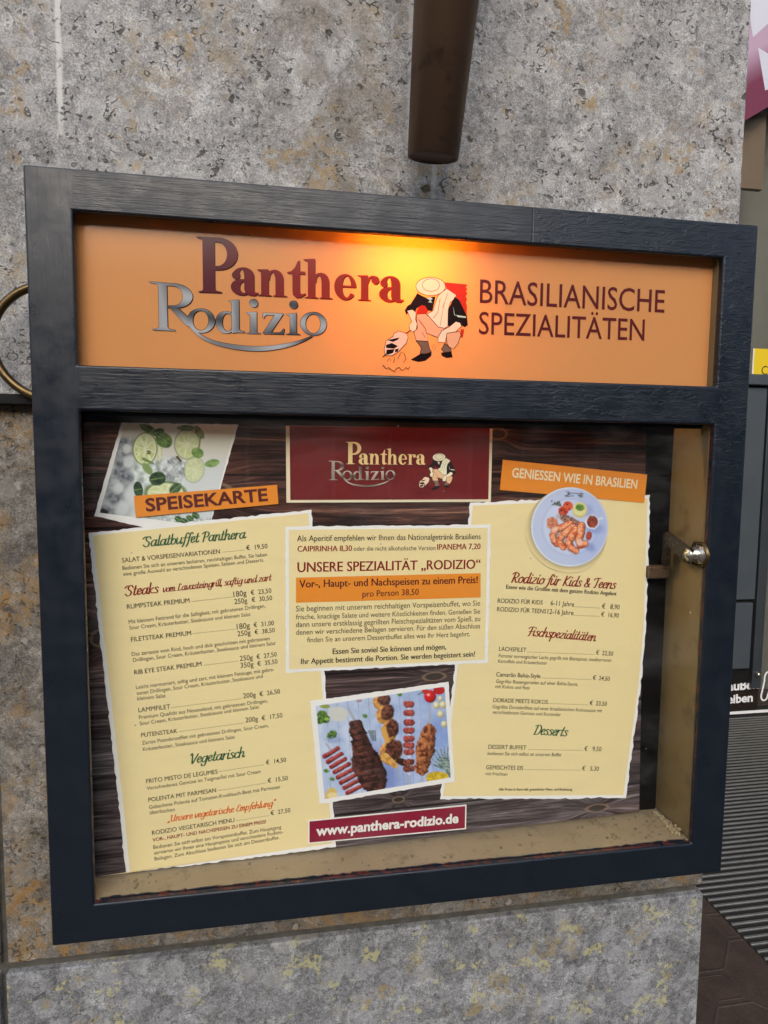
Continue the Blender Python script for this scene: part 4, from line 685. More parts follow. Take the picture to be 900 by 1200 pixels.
# ------------------------------------------------------------------ the menu case
ZT = 1.76858; W_, H_, S_, A_, B_, C_, D_ = .75, .7535, .0411, .0376, .1769, .2191, .7134
case = empty('menu_case', (0, 0, ZT - H_), 'navy painted display case with glass front and lit orange sign on the pillar', 'display case')
case.matrix_world = Matrix.Translation((W_ / 2, .04, ZT - H_)); CI = Matrix.Translation((-W_ / 2, -.04, -(ZT - H_)))
def cpart(name, b, m, parent=None, smooth=False):
    o = mesh_obj(name, b, m, parent or case, smooth)
    if parent is None: o.matrix_parent_inverse = CI
    return o
bm = bmesh.new(); XS = [0, S_, W_ - S_, W_]; ZS = [ZT - H_, ZT - D_, ZT - C_, ZT - B_, ZT - A_, ZT]; TH = .008
def vget(d, k, y):
    if k not in d: d[k] = bm.verts.new((XS[k[0]], y, ZS[k[1]]))
    return d[k]
dv = {}; fr_faces = []
for i in range(3):
    for j in range(5):
        if i == 1 and j in (1, 3): continue
        fr_faces.append(bm.faces.new([vget(dv, k, 0) for k in ((i, j), (i + 1, j), (i + 1, j + 1), (i, j + 1))]))
ex = bmesh.ops.extrude_face_region(bm, geom=fr_faces[:]); vv = [q for q in ex['geom'] if isinstance(q, bmesh.types.BMVert)]
bmesh.ops.translate(bm, vec=(0, TH, 0), verts=vv); bmesh.ops.recalc_face_normals(bm, faces=bm.faces)
ed = [q for q in bm.edges if len(q.link_faces) == 2 and q.calc_face_angle() > .5]; bmesh.ops.bevel(bm, geom=ed, offset=.0022, segments=3, affect='EDGES', profile=.5)
for f in bm.faces:
    c = f.calc_center_median()
    if c.y > .0024 and S_ - .001 < c.x < W_ - S_ + .001 and ZT - D_ - .001 < c.z < ZT - C_ + .001 and c.y < TH - .0005: f.material_index = 1
    if c.x < .0016 and 1.03 < c.z < 1.62: f.material_index = 1
fr_o = cpart('door_frame', bm, [M_navy, M_chip])
# uneven runs of paint along the lower edge of the glass
random.seed(3); Pc = Print()
bm = bmesh.new(); x = S_ + .003; xs = []
while x < W_ - S_ - .004: xs.append((x, random.choice((.0003, .0006, .0009, .0013, .0017)))); x += random.uniform(.002, .011)
va = [[bm.verts.new((x, y, z)) for y, z in ((.0072, ZT - D_ - .0005), (.0086, ZT - D_ - .0005), (.0086, ZT - D_ + h), (.0072, ZT - D_ + h))] for x, h in xs]
for k in range(len(va) - 1):
    mi = random.randint(0, 1)
    for q in range(4): f = bm.faces.new((va[k][q], va[k][(q+1) % 4], va[k+1][(q+1) % 4], va[k+1][q])); f.material_index = mi
cpart('paint_edge', bm, [M_navy, M_chip])
# box behind the door
def cbox(name, args, m, bev=.001):
    b = bmesh.new(); box(b, *args, bev); return cpart(name, b, m)
Y1 = TH + .0004; YB = WY - .001
cbox('case_top', (.004, W_ - .004, Y1, YB, ZT - .012, ZT - .003), M_navy)
cbox('case_side', (.004, .016, Y1, YB, ZT - H_ + .012, ZT - .0122), M_navy)
cbox('case_side', (W_ - S_ + .0005, W_ - .004, Y1, YB, ZT - H_ + .042, ZT - .0122), M_khaki)
cbox('case_floor', (.0162, W_ - .004, Y1, YB, ZT - H_ + .003, ZT - D_ - .0002), M_ledge)
cbox('back_board', (.0164, W_ - S_ - .0002, .0712, YB - .001, ZT - D_ + .0002, ZT - .0124), M_black)
cbox('divider_trim', (S_ - .02, W_ - S_ - .001, .0186, .024, ZT - C_ - .0035, ZT - B_ - .0035), M_black)
gp = cbox('glass_pane', (S_ - .006, W_ - S_ + .0003, Y1 + .0004, Y1 + .0034, ZT - D_ + .0004, ZT - C_ + .006), M_glass, 0)
# sign
SGL = [(a / 1000, c / 1000) for a, c in SIGN['panel']]
sgE = cpart('sign_panel', (lambda b: (plate(b, [(S_ - .012, -.185), (W_ - S_ + .012, -.185), (W_ - S_ + .012, -.030), (S_ - .012, -.030)], -.0012, 0), b)[1])(bmesh.new()), M_panel)
sgE.matrix_parent_inverse = CI; sgE.location = (0, .017, ZT); sgE.rotation_euler = (R(90), 0, 0)
def mm(v): return v / 1000
MAR = lin((104, 42, 52)); RED_ = lin((214, 62, 40))
def lampglow_maroon(x, y): return MAR if x < .17 else tuple(a + (c - a) * min((x - .17) / .16, 1) for a, c in zip(MAR, RED_))  # maroon reddens towards the lamp: its glow is put into the ink colour
def silver(x, y):
    t = .5 + .5 * math.sin(y * 210 + x * 35); return tuple(.10 + .52 * t + k for k in (0, .005, .012))
def logo(P, M, pan, sil, z, shadow=True):
    def mp(x, y): return ((M[0][0] * x + M[1][0] * y + M[2][0]), (M[0][1] * x + M[1][1] * y + M[2][1]))
    sc = abs(M[0][0]); h0 = M[1][1]
    def g_(off, cols, zz):
        for ch, x0, y0, x1, y1, h, st in SIGN['glyphs']:
            a = mp(x0, y0); c = mp(x1, y1); put_serif(P, ch, a[0]/1000 + off[0], a[1]/1000 + off[1], c[0]/1000 + off[0], c[1]/1000 + off[1], h * h0 / 1000, cols[0] if st == 'm' else cols[1], zz)
        sw = crom([mp(q[0], q[1]) + (q[2] * sc,) for q in SIGN['swoosh']], 4)
        P.strip([(q[0]/1000 + off[0], q[1]/1000 + off[1]) for q in sw], [q[2]/1000 for q in sw], cols[1], zz)
    if shadow:
        dk = lin((52, 26, 22))
        for k, (ox, oy) in enumerate(((.0008, -.0005), (-.0004, .0003), (.0004, .0004))): g_((ox * sc, oy * sc), (dk if k == 0 else (lambda x, y: lampglow_maroon(x, y)), dk), z + k * 2e-4)
    g_((0, 0), (pan, sil), z + 7e-4)
Ps = Print(); logo(Ps, [[1, 0], [0, 1], [0, 0]], lampglow_maroon, silver, 1.5e-4)
so = Ps.obj('shop_name_lettering', M_pink, sgE)
Pt = Print()
for t, x0, y0, x1, y1, st in SIGN['t']: put_text(Pt, t, mm(x0), mm(y0), mm(x1), mm(y1), .004, 1.2, lin((112, 46, 48)), 3e-4)
Pt.obj('speciality_lettering', M_pink, sgE)
# the crouching cook emblem
INK = lin((38, 24, 24)); CRM = lin((255, 252, 222)); SKN = lin((255, 246, 212)); TRS = lin((244, 200, 156)); BOOT = lin((134, 112, 98)); MEAT = lin((252, 224, 196)); RSQ = lin((206, 58, 38))
ell = lambda cx, cy, rx, ry, n=22, rot=0: [(cx + rx * math.cos(t * 2 * math.pi / n) * math.cos(rot) - ry * math.sin(t * 2 * math.pi / n) * math.sin(rot), cy + rx * math.cos(t * 2 * math.pi / n) * math.sin(rot) + ry * math.sin(t * 2 * math.pi / n) * math.cos(rot)) for t in range(n)]
EMB = [
 (RSQ, [(600, 155), (790, 172), (806, 180), (790, 200), (806, 212), (792, 235), (806, 250), (790, 280), (804, 300), (792, 330), (802, 360), (800, 440), (760, 400), (700, 280), (620, 210)], 0),
 (RSQ, [(745, 565), (775, 565), (772, 600), (765, 640), (742, 640)], 0), (RSQ, [(355, 400), (380, 362), (410, 350), (440, 365), (458, 405), (440, 434), (355, 434)], 0),
 (BOOT, [(350, 668), (455, 672), (470, 740), (488, 768), (440, 788), (385, 780), (396, 730)], 1), (INK, [(308, 835), (390, 785), (440, 782), (485, 768), (482, 800), (430, 842), (370, 852)], 1),
 (BOOT, [(604, 690), (655, 735), (665, 768), (600, 772), (572, 745)], 1), (INK, [(573, 775), (660, 765), (672, 812), (620, 818), (580, 800)], 1),
 (TRS, [(620, 600), (735, 585), (746, 620), (722, 690), (682, 742), (640, 722), (622, 690), (618, 650)], 1),
 (TRS, [(355, 435), (430, 428), (470, 460), (545, 545), (622, 556), (622, 605), (545, 640), (440, 600), (456, 672), (350, 666), (330, 590), (362, 560), (355, 480)], 1),
 (INK, [(360, 250), (430, 285), (520, 280), (512, 330), (492, 408), (455, 402), (430, 360), (402, 353), (355, 385), (345, 412), (300, 395), (265, 442), (251, 400), (275, 360), (302, 345)], 0),
 (CRM, [(438, 290), (478, 284), (495, 300), (480, 312), (492, 334), (455, 330), (470, 312)], 0),
 (CRM, [(545, 268), (620, 210), (705, 265), (690, 300), (652, 330), (632, 400), (630, 540), (600, 558), (545, 547), (470, 462), (448, 432), (498, 405), (518, 340)], 1),
 (INK, [(690, 282), (732, 312), (775, 400), (802, 450), (808, 530), (780, 548), (750, 530), (745, 510), (700, 500), (640, 547), (631, 520), (636, 385)], 0),
 (CRM, [(675, 360), (690, 430), (700, 450), (686, 440)], 0), (CRM, [(700, 440), (792, 455), (792, 466), (720, 460)], 0),
 (SKN, [(270, 402), (318, 393), (350, 420), (345, 480), (360, 520), (350, 572), (320, 592), (295, 570), (288, 530), (312, 500)], 1),
 (SKN, [(738, 508), (752, 540), (700, 588), (622, 602), (606, 684), (545, 682), (540, 640), (575, 580), (640, 546), (700, 498)], 1),
 (CRM, ell(478, 192, 130, 80), 1),
 (MEAT, [(155, 605), (200, 582), (272, 605), (280, 640), (265, 690), (200, 762), (140, 802), (80, 797), (73, 740), (90, 668), (150, 630)], 1),
 (INK, [(88, 705), (140, 688), (192, 715), (160, 738), (92, 732)], 0), (INK, [(95, 748), (162, 742), (150, 775), (112, 790), (90, 790)], 0), (INK, [(100, 662), (205, 640), (190, 660), (150, 678)], 0), (INK, [(168, 745), (200, 735), (190, 765), (165, 770)], 0)]
LINES = [(ell(480, 180, 75, 55) + [(555, 180)], 4), ([(560, 300), (540, 420), (500, 470)], 4), ([(600, 330), (575, 450), (560, 540)], 3), ([(630, 250), (580, 380)], 3), ([(300, 578), (262, 604)], 9), ([(98, 780), (62, 812)], 8), ([(370, 480), (430, 560), (440, 600)], 4), ([(400, 590), (430, 640)], 3),
 ([(62, 885), (90, 918), (110, 905), (132, 925), (160, 940), (178, 915), (205, 905), (222, 930), (245, 925), (262, 905), (280, 920), (294, 900)], 6), ([(100, 850), (118, 820), (130, 845)], 4), ([(150, 865), (165, 830), (155, 815)], 4), ([(190, 830), (220, 770), (245, 780), (262, 830), (240, 860)], 4), ([(490, 740), (505, 700), (525, 715), (510, 755)], 3)]
def emblem(P, mp, z, red=True):
    k = 0
    for col, pts, ol in EMB:
        if col is RSQ and not red: continue
        q = [mp(*t) for t in pts]; zz = z + k * 3e-5; k += 1
        P.poly(q, col, zz)
        if ol: P.strip(q + [q[0]], [abs(mp(5.5, 0)[0] - mp(0, 0)[0])] * (len(q) + 1), INK, zz + 1e-5, 1e-7)
    for pts, wd in LINES: P.strip([mp(*t) for t in pts], [abs(mp(wd, 0)[0] - mp(0, 0)[0])] * len(pts), INK, z + k * 3e-5, 1e-7); k += 1
SO = [np.array(SIGN[k]) / 1000 for k in ('o', 'ex', 'ey', 'exy')]
def smap(x, y):
    u, v = x / 900, y / 975; q = (SO[0] * (1-u) * (1-v) + SO[1] * u * (1-v) + SO[2] * (1-u) * v + SO[3] * u * v); return (float(q[0]), float(q[1]))
Pe = Print(); emblem(Pe, smap, 2e-4); Pe.obj('cook_emblem', M_pink, sgE)
# lamp behind the sign
lx, ly, lz = LAMP = (.362, .0530, ZT - .056)
b = bmesh.new(); tube(b, [(lx - .046, ly, lz), (lx + .046, ly, lz)], .004, 10); lamp = cpart('lamp_tube', b, M_lamp)
b = bmesh.new(); box(b, lx - .060, lx - .047, ly - .008, ly + .008, lz - .008, ZT - .0128, .002); cpart('lamp_holder', b, M_refl)
b = bmesh.new(); box(b, lx + .047, lx + .060, ly - .008, ly + .008, lz - .008, ZT - .0128, .002); cpart('lamp_holder', b, M_refl)
cbox('added_reflector', (.0166, W_ - S_ - .0004, .0668, .0708, ZT - .185, ZT - .0126), M_refl)  # unseen white board, added to spread the lamp's light over the sign
# cam lock on the right inner side
LX = W_ - S_ + .0004; LZ = 1.4005; LYc = .0125
lock_b = bmesh.new(); lathe(lock_b, [(.0, .0205), (.0035, .0205), (.004, .019), (.0078, .0188), (.0082, .016), (.0082, .006), (.011, .0055), (.0115, .0025), (.0142, .002), (.0142, 0)], (LX, LYc, LZ), (-1, 0, 0), 24)
lock = cpart('cam_lock', lock_b, M_steel)
b = bmesh.new(); lathe(b, [(.0145, .004), (.0165, .0035), (.017, 0)], (LX - .0002, LYc, LZ), (-1, 0, 0), 6); cpart('brass_nut', b, M_brass)
b = bmesh.new()
def bar3(bm, p0, p1, w0, w1, th, axis):
    p0, p1 = Vector(p0), Vector(p1); t = (p1 - p0).normalized(); a = Vector(axis); s_ = t.cross(a).normalized()
    bb = bmesh.new(); vs_ = [bb.verts.new(p + s_ * (w * sg) + a * (th * q)) for p, w in ((p0, w0), (p1, w1)) for sg in (-1, 1) for q in (0, 1)]
    for f in ((0, 1, 3, 2), (4, 6, 7, 5), (0, 4, 5, 1), (2, 3, 7, 6), (0, 2, 6, 4), (1, 5, 7, 3)): bb.faces.new([vs_[i] for i in f])
    bmesh.ops.recalc_face_normals(bb, faces=bb.faces); bmesh.ops.bevel(bb, geom=bb.edges[:], offset=.0012, segments=2, affect='EDGES'); merge(bm, bb)
bar3(b, (LX - .0175, LYc - .006, LZ - .002), (LX - .0175, .0555, LZ + .0155), .0095, .009, .0034, (1, 0, 0)); bar3(b, (LX - .0165, .0545, LZ + .021), (LX - .0165, .0545, LZ - .020), .0065, .0065, .004, (1, 0, 0))
lev = cpart('cam_lever', b, M_leverblk)
b = bmesh.new(); box(b, LX - .034, LX - .005, .058, .0712, LZ - .037, LZ - .0215, .0015); cpart('strike_plate', b, M_rust)
# crumbled putty in the lower right corner, dust and dead flies on the floor
random.seed(11); b = bmesh.new()
for i in range(90):
    t = random.random(); px_ = LX - .0035 - abs(random.gauss(0, .0035)); py_ = .016 + t * .048; rr = random.uniform(.0010, .0028) * (1.2 - .6 * t)
    q = bmesh.new(); bmesh.ops.create_icosphere(q, subdivisions=1, radius=rr)
    for v in q.verts: v.co *= random.uniform(.7, 1.3); v.co.z *= .8
    merge(b, q, 0, Matrix.Translation((min(px_, LX - rr), py_, ZT - D_ + rr * .5 + (abs(random.gauss(0, .004)) * (1 - t) if px_ > LX - .004 else 0))))
o = mesh_obj('crumbled_putty', b, M_dust); o['kind'] = 'stuff'
b = bmesh.new()
for i in range(150):
    px_ = random.uniform(S_ + .02, LX - .01) if i < 60 else LX - abs(random.gauss(0, .07)) - .006; rr = random.choice((.0004, .0005, .0007, .0007, .0016))
    if px_ < S_ + .01: continue
    py_ = random.uniform(.016, .042 + .0358 * (px_ - S_) - .003)
    q = bmesh.new(); bmesh.ops.create_icosphere(q, subdivisions=1, radius=rr); merge(b, q, 0, Matrix.Translation((px_, py_, ZT - D_ + rr * .3)) @ Matrix.Rotation(random.random() * 3, 4, 'Z') @ Matrix.Diagonal((1.6, 1, .7, 1)))
o = mesh_obj('dust_specks', b, M_debris); o['kind'] = 'stuff'

# ------------------------------------------------------------------ the printed menu poster
KS = .0358; PX0, PY0 = .0411, .042
po = empty('menu_poster', (PX0, PY0, ZT), 'printed restaurant menu poster on dark boards behind the glass', 'poster', rot=(R(90), 0, math.atan(KS)))
def mmp(k): return [(a / 1000, c / 1000) for a, c in POSTER[k]]
CREAM = lin((242, 221, 166)); PAPER = lin((244, 240, 238)); ORG = lin((236, 142, 42)); DRED = lin((112, 22, 24)); CRIM = lin((140, 20, 52))
b = bmesh.new(); plate(b, mmp('wood'), -.0012, 0); mesh_obj('board_background', b, M_wood, po)
def sheet(name, shapes, lines=(), z=0, parent=po):
    P = Print()
    for k, (pts, col) in enumerate(shapes): P.poly(mmp(pts) if isinstance(pts, str) else pts, col, z + 3e-4 * (k + 1))
    if lines: put_lines(P, lines, z + 3e-4 * (len(shapes) + 1))
    return P.obj(name, M_ink, parent)
def blocks(parent, items, z):
    for name, lines in items:
        P = Print(); put_lines(P, lines, z); P.obj(name, M_ink, parent)
lp = sheet('menu_page', [('left', PAPER), ('left_in', CREAM)]); blocks(lp, POSTER['left_t'], 9e-4)
rp = sheet('menu_page', [('right', PAPER), ('right_in', CREAM)]); blocks(rp, POSTER['right_t'], 9e-4)
op = sheet('offer_panel', [('mid', PAPER), ('mid_in', CREAM)], z=6e-4); blocks(op, POSTER['mid_t'], 15e-4)
pb = sheet('price_band', [('midbar', ORG)], POSTER['midbar_t'], 12e-4, op)
hp = sheet('name_banner', [('head', lin((238, 222, 190))), ('head_in', DRED)], z=2e-4)
P = Print(); GLD = lin((250, 222, 160)); logo(P, POSTER['logo_M'], GLD, lambda x, y: tuple(c * (.45 + .35 * math.sin(y * 520)) for c in lin((226, 214, 200))), 11e-4, False); P.obj('shop_name_lettering', M_ink, hp)
def gmap(x, y):
    q = smap(x, y); x, y = q[0] * 1000, q[1] * 1000; M = POSTER['gau_M']; return ((M[0][0]*x + M[1][0]*y + M[2][0]) / 1000, (M[0][1]*x + M[1][1]*y + M[2][1]) / 1000)
P = Print(); emblem(P, gmap, 11e-4, False); P.obj('cook_emblem', M_ink, hp)
sheet('title_strip', [('title', ORG)], POSTER['title_t'], 15e-4); sheet('slogan_strip', [('slogan', ORG)], POSTER['slogan_t'], 9e-4)
sheet('web_address_strip', [('url', PAPER), ('url_in', CRIM)], POSTER['url_t'], 21e-4)

# photographs printed on the poster: each a fine grid of ink dots
_rs = np.random.RandomState(5); _L = _rs.rand(256, 256)
def vn(x, y, oct_=4):
    t = 0; a = .5
    for k in range(oct_):
        xi = np.floor(x).astype(int); yi = np.floor(y).astype(int); fx = x - xi; fy = y - yi; fx = fx*fx*(3-2*fx); fy = fy*fy*(3-2*fy)
        g_ = lambda i, j: _L[(yi + j) % 256, (xi + i) % 256]
        t = t + a * ((g_(0,0)*(1-fx) + g_(1,0)*fx)*(1-fy) + (g_(0,1)*(1-fx) + g_(1,1)*fx)*fy); a *= .5; x = x * 2.03 + 17.3; y = y * 2.03 + 9.1
    return t
class Canvas:
    def __init__(s, X, Y, bg): s.X, s.Y = X, Y; s.c = np.ones(X.shape + (3,)) * np.array(lin(bg))
    def put(s, m, col):
        col = np.array(lin(col)) if not isinstance(col, np.ndarray) else col; s.c = s.c * (1 - m[..., None]) + col * m[..., None]
    def mott(s, c1, c2, sc, ox=0, lo=.3, hi=.65):
        t = np.clip((vn(s.X / sc + ox, s.Y / sc + ox * .7) - lo) / (hi - lo), 0, 1)[..., None]; return np.array(lin(c1)) * (1 - t) + np.array(lin(c2)) * t
    def ell(s, cx, cy, rx, ry, col, rot=0, soft=.12, wob=0., op=1., sh=0.):
        a = R(rot); dx, dy = s.X - cx, s.Y - cy; u = (dx * math.cos(a) + dy * math.sin(a)) / rx; v = (-dx * math.sin(a) + dy * math.cos(a)) / ry
        r = np.hypot(u, v) + (wob * (vn(s.X / 22 + cx, s.Y / 22 + cy) - .5) if wob else 0); 
        if sh:
            col = np.array(lin(col)) * np.ones(s.c.shape) if not isinstance(col, np.ndarray) else col
            col = col * np.clip(1.15 + sh * (-.45 * dx / max(rx, ry) - .45 * dy / max(rx, ry) - .45 * r ** 2), .12, 1.9)[..., None]
        s.put(np.clip((1 + soft / 2 - r) / soft, 0, 1) * op, col)
    def ring(s, cx, cy, rx, ry, w_, col, rot=0, op=1.):
        a = R(rot); dx, dy = s.X - cx, s.Y - cy; u = (dx * math.cos(a) + dy * math.sin(a)) / rx; v = (-dx * math.sin(a) + dy * math.cos(a)) / ry
        r = np.abs(np.hypot(u, v) - 1); s.put(np.clip((w_ - r) / (w_ * .6), 0, 1) * op, col)
    def cap(s, x0, y0, x1, y1, r0, r1, col, soft=3., wob=0., op=1., sh=0.):
        dx, dy = x1 - x0, y1 - y0; t = np.clip(((s.X - x0) * dx + (s.Y - y0) * dy) / (dx*dx + dy*dy + 1e-9), 0, 1)
        d = np.hypot(s.X - x0 - t * dx, s.Y - y0 - t * dy) - (r0 + (r1 - r0) * t) + (wob * (vn(s.X / 18 + x0, s.Y / 18 + y0) - .5) if wob else 0); 
        col = np.array(lin(col)) * np.ones(s.c.shape) if not isinstance(col, np.ndarray) else col
        if sh:   # the photographed roundness: lit from the upper left
            l = math.hypot(dx, dy) + 1e-9; side = ((s.X - x0) * -dy + (s.Y - y0) * dx) / l / max(r0, r1); sg = 1 if -dy * -.6 + dx * -.8 > 0 else -1
            col = col * np.clip(1.0 + sh * (.55 * side * sg - .55 * side ** 2 + .15), .12, 1.7)[..., None]
        s.put(np.clip(.5 - d / soft, 0, 1) * op, col)
def grid_obj(name, Z4_, Q, nx, ny, painter, bg, z, parent, M=None):
    """Z4_: canvas coords of the 4 corners (TL TR BR BL), Q: sheet coords mm"""
    s_, t_ = np.meshgrid(np.linspace(0, 1, nx), np.linspace(0, 1, ny)); bl = lambda P_, i: (P_[0][i]*(1-s_)*(1-t_) + P_[1][i]*s_*(1-t_) + P_[2][i]*s_*t_ + P_[3][i]*(1-s_)*t_)
    cv = Canvas(bl(Z4_, 0), bl(Z4_, 1), bg); painter(cv)
    P = Print(); P.v = list(zip((bl(Q, 0) / 1000).ravel(), (bl(Q, 1) / 1000).ravel(), np.full(nx * ny, z))); P.c = np.clip(cv.c.reshape(-1, 3), 0, 1).tolist()
    P.f = [(j*nx + i, (j+1)*nx + i, (j+1)*nx + i + 1, j*nx + i + 1) for j in range(ny - 1) for i in range(nx - 1)]
    return P.obj(name, M_ink, parent)
def p_skewer(c):
    c.c[:] = c.mott((176, 192, 226), (206, 216, 240), 60, 3)
    for x in range(20, 900, 62): c.cap(x + 25, 0, x + 60, 746, 1.0, 1.0, (120, 130, 160), 3, 0, .8)
    c.put(np.clip((c.X - 350) / 700, 0, .35) * np.ones_like(c.X), (130, 160, 225))
    c.ell(790, 330, 90, 120, (120, 150, 215), 0, .8, 0, .6); c.ell(470, 600, 120, 60, (110, 135, 205), 0, .8, 0, .5)
    c.ell(180, 210, 60, 42, (214, 212, 206), 0, .3, .5); c.ell(105, 165, 30, 12, (150, 160, 70), 0, .3)
    for x, y, r in ((88, 215, 28), (75, 250, 22), (105, 240, 26), (150, 330, 26), (135, 340, 22)): c.ell(x, y, r, r * .9, c.mott((30, 60, 22), (110, 150, 50), 9, x), 0, .25, .5)
    c.ell(115, 240, 14, 10, (150, 190, 80)); c.ell(160, 365, 55, 18, (120, 140, 190), 0, .7, 0, .5)
    for x, y in ((340, 222), (548, 92), (112, 550), (148, 600)): c.ell(x, y, 15, 12, c.mott((60, 110, 40), (120, 160, 70), 6), 20, .3, .4)
    for k in range(5): c.cap(360 + k * 10, 310, 385 + k * 5, 370, 3, 2, (80, 100, 60))
    c.ell(305, 132, 18, 11, (170, 150, 165), 0, .3)
    # skewer rods
    for a in ((240, 178, 285, 260, 7, 9), (112, 388, 150, 440, 6, 6), (735, 150, 728, 280, 3, 9), (605, 90, 603, 640, 4, 4), (530, 540, 545, 600, 6, 2), (600, 560, 598, 630, 7, 6), (685, 570, 678, 620, 6, 4)): c.cap(*a, (176, 178, 190))
    for k in range(8):
        t = k / 7; x, y = 142 + t * 142, 442 + t * 222; L_ = 38 + t * 8; c.cap(x - L_, y + 22, x + L_, y - 26, 14, 13, c.mott((120, 30, 32), (176, 66, 62), 10, k), 3, 6, 1., 1.1); c.cap(x - L_ + 8, y + 12, x + L_ - 10, y - 30, 2.5, 2.5, (226, 140, 130), 5, 4, .55)
    meat = c.mott((36, 16, 15), (104, 58, 48), 24, 2, .30, .68)
    c.ell(440, 520, 70, 150, (110, 130, 196), -20, .9, 0, .7)
    c.ell(300, 478, 40, 44, c.mott((40, 18, 16), (96, 52, 42), 14), 30, .2, .5, 1., .9)
    for a in ((282, 282, 304, 345, 40, 46), (304, 345, 322, 420, 44, 58), (322, 420, 352, 520, 60, 84), (352, 510, 392, 600, 88, 84), (385, 590, 400, 650, 84, 58)): c.cap(*a, meat, 5, 30, 1., 1.0)
    for k in range(10): w_ = 36 + 5.2 * k; cx_ = 288 + k * 11.5; cy_ = 292 + k * 35; c.cap(cx_ - w_ * .8, cy_ + 10, cx_ + w_ * .7, cy_ - 8, 3.5, 2, (16, 6, 6), 7, 14, .7); c.cap(cx_ - w_ * .6, cy_ + 22, cx_ + w_ * .3, cy_ + 8, 3, 1.5, (150, 92, 74), 7, 14, .4)
    for x, y, rx, ry, rt in ((448, 130, 44, 40, 0), (468, 205, 44, 52, 20), (500, 300, 42, 60, 0), (505, 430, 58, 70, 25)):
        c.ell(x - 12, y + 12, rx + 6, ry + 4, c.mott((176, 110, 50), (226, 170, 90), 14), rt, .12, .3, 1., .6); c.ell(x + 6, y - 4, rx - 4, ry - 6, c.mott((48, 22, 20), (128, 74, 56), 13, x, .3, .65), rt, .2, .4, 1., 1.)
    c.cap(450, 300, 470, 370, 16, 14, (222, 168, 84)); c.cap(460, 470, 520, 520, 26, 18, c.mott((190, 130, 60), (232, 182, 100), 10)); c.ell(565, 500, 40, 22, (50, 24, 22), 20, .2, .4)
    for k, y in enumerate((153, 205, 262, 310, 360, 400, 440, 500, 540)):
        c.cap(604, y + 14, 604, y + 30, 8, 8, (224, 214, 226)); 
        for q in (-17, 0, 17): c.ell(604 + q, y, 17, 20, c.mott((120, 40, 40), (188, 92, 80), 8, k) if k < 7 else c.mott((60, 26, 24), (150, 80, 60), 8, k), q * 2, .2, .5, 1., .9)
    for a in ((728, 310, 705, 420, 40, 60), (705, 420, 680, 540, 56, 40)): c.cap(*a, c.mott((92, 38, 22), (190, 120, 74), 14, 9, .3, .65), 5, 26, 1., .9)
    c.ell(735, 105, 38, 38, (206, 30, 28), 0, .1, 0, 1., .9); c.ell(790, 68, 36, 26, (190, 32, 30), 0, .1); c.ell(705, 75, 22, 16, (196, 48, 40), 0, .2); c.ell(724, 95, 10, 8, (246, 170, 160), 0, .6); c.cap(690, 80, 660, 95, 4, 3, (90, 120, 70))
    for x, y, r in ((775, 158, 22), (815, 155, 22), (800, 118, 16), (800, 210, 22), (822, 270, 20)): c.ell(x, y, r, r, (206, 196, 150), 0, .25, 0, 1., .6); c.ell(x - 5, y - 6, r * .5, r * .5, (238, 232, 200), 0, .5)
    for k in range(16): a = -170 + k * 15; c.cap(830, 540, 830 + 100 * math.cos(R(a)), 530 + 130 * math.sin(R(a)), 10, 2, c.mott((70, 90, 84), (166, 186, 180), 8, k), 3, 4)
    c.ell(775, 590, 70, 34, c.mott((196, 160, 30), (236, 206, 70), 12), -5, .15, .2); c.ell(140, 700, 32, 50, (226, 190, 110), 15, .2); c.ell(150, 700, 30, 18, (240, 220, 160), 0, .3)
SKZ = ((52, 162), (826, 46), (862, 592), (104, 722))
sk = sheet('skewer_photo', [('sk', PAPER)], z=12e-4); grid_obj('picture', SKZ, POSTER['sk_q'], 190, 140, p_skewer, (190, 202, 232), 18e-4, sk)
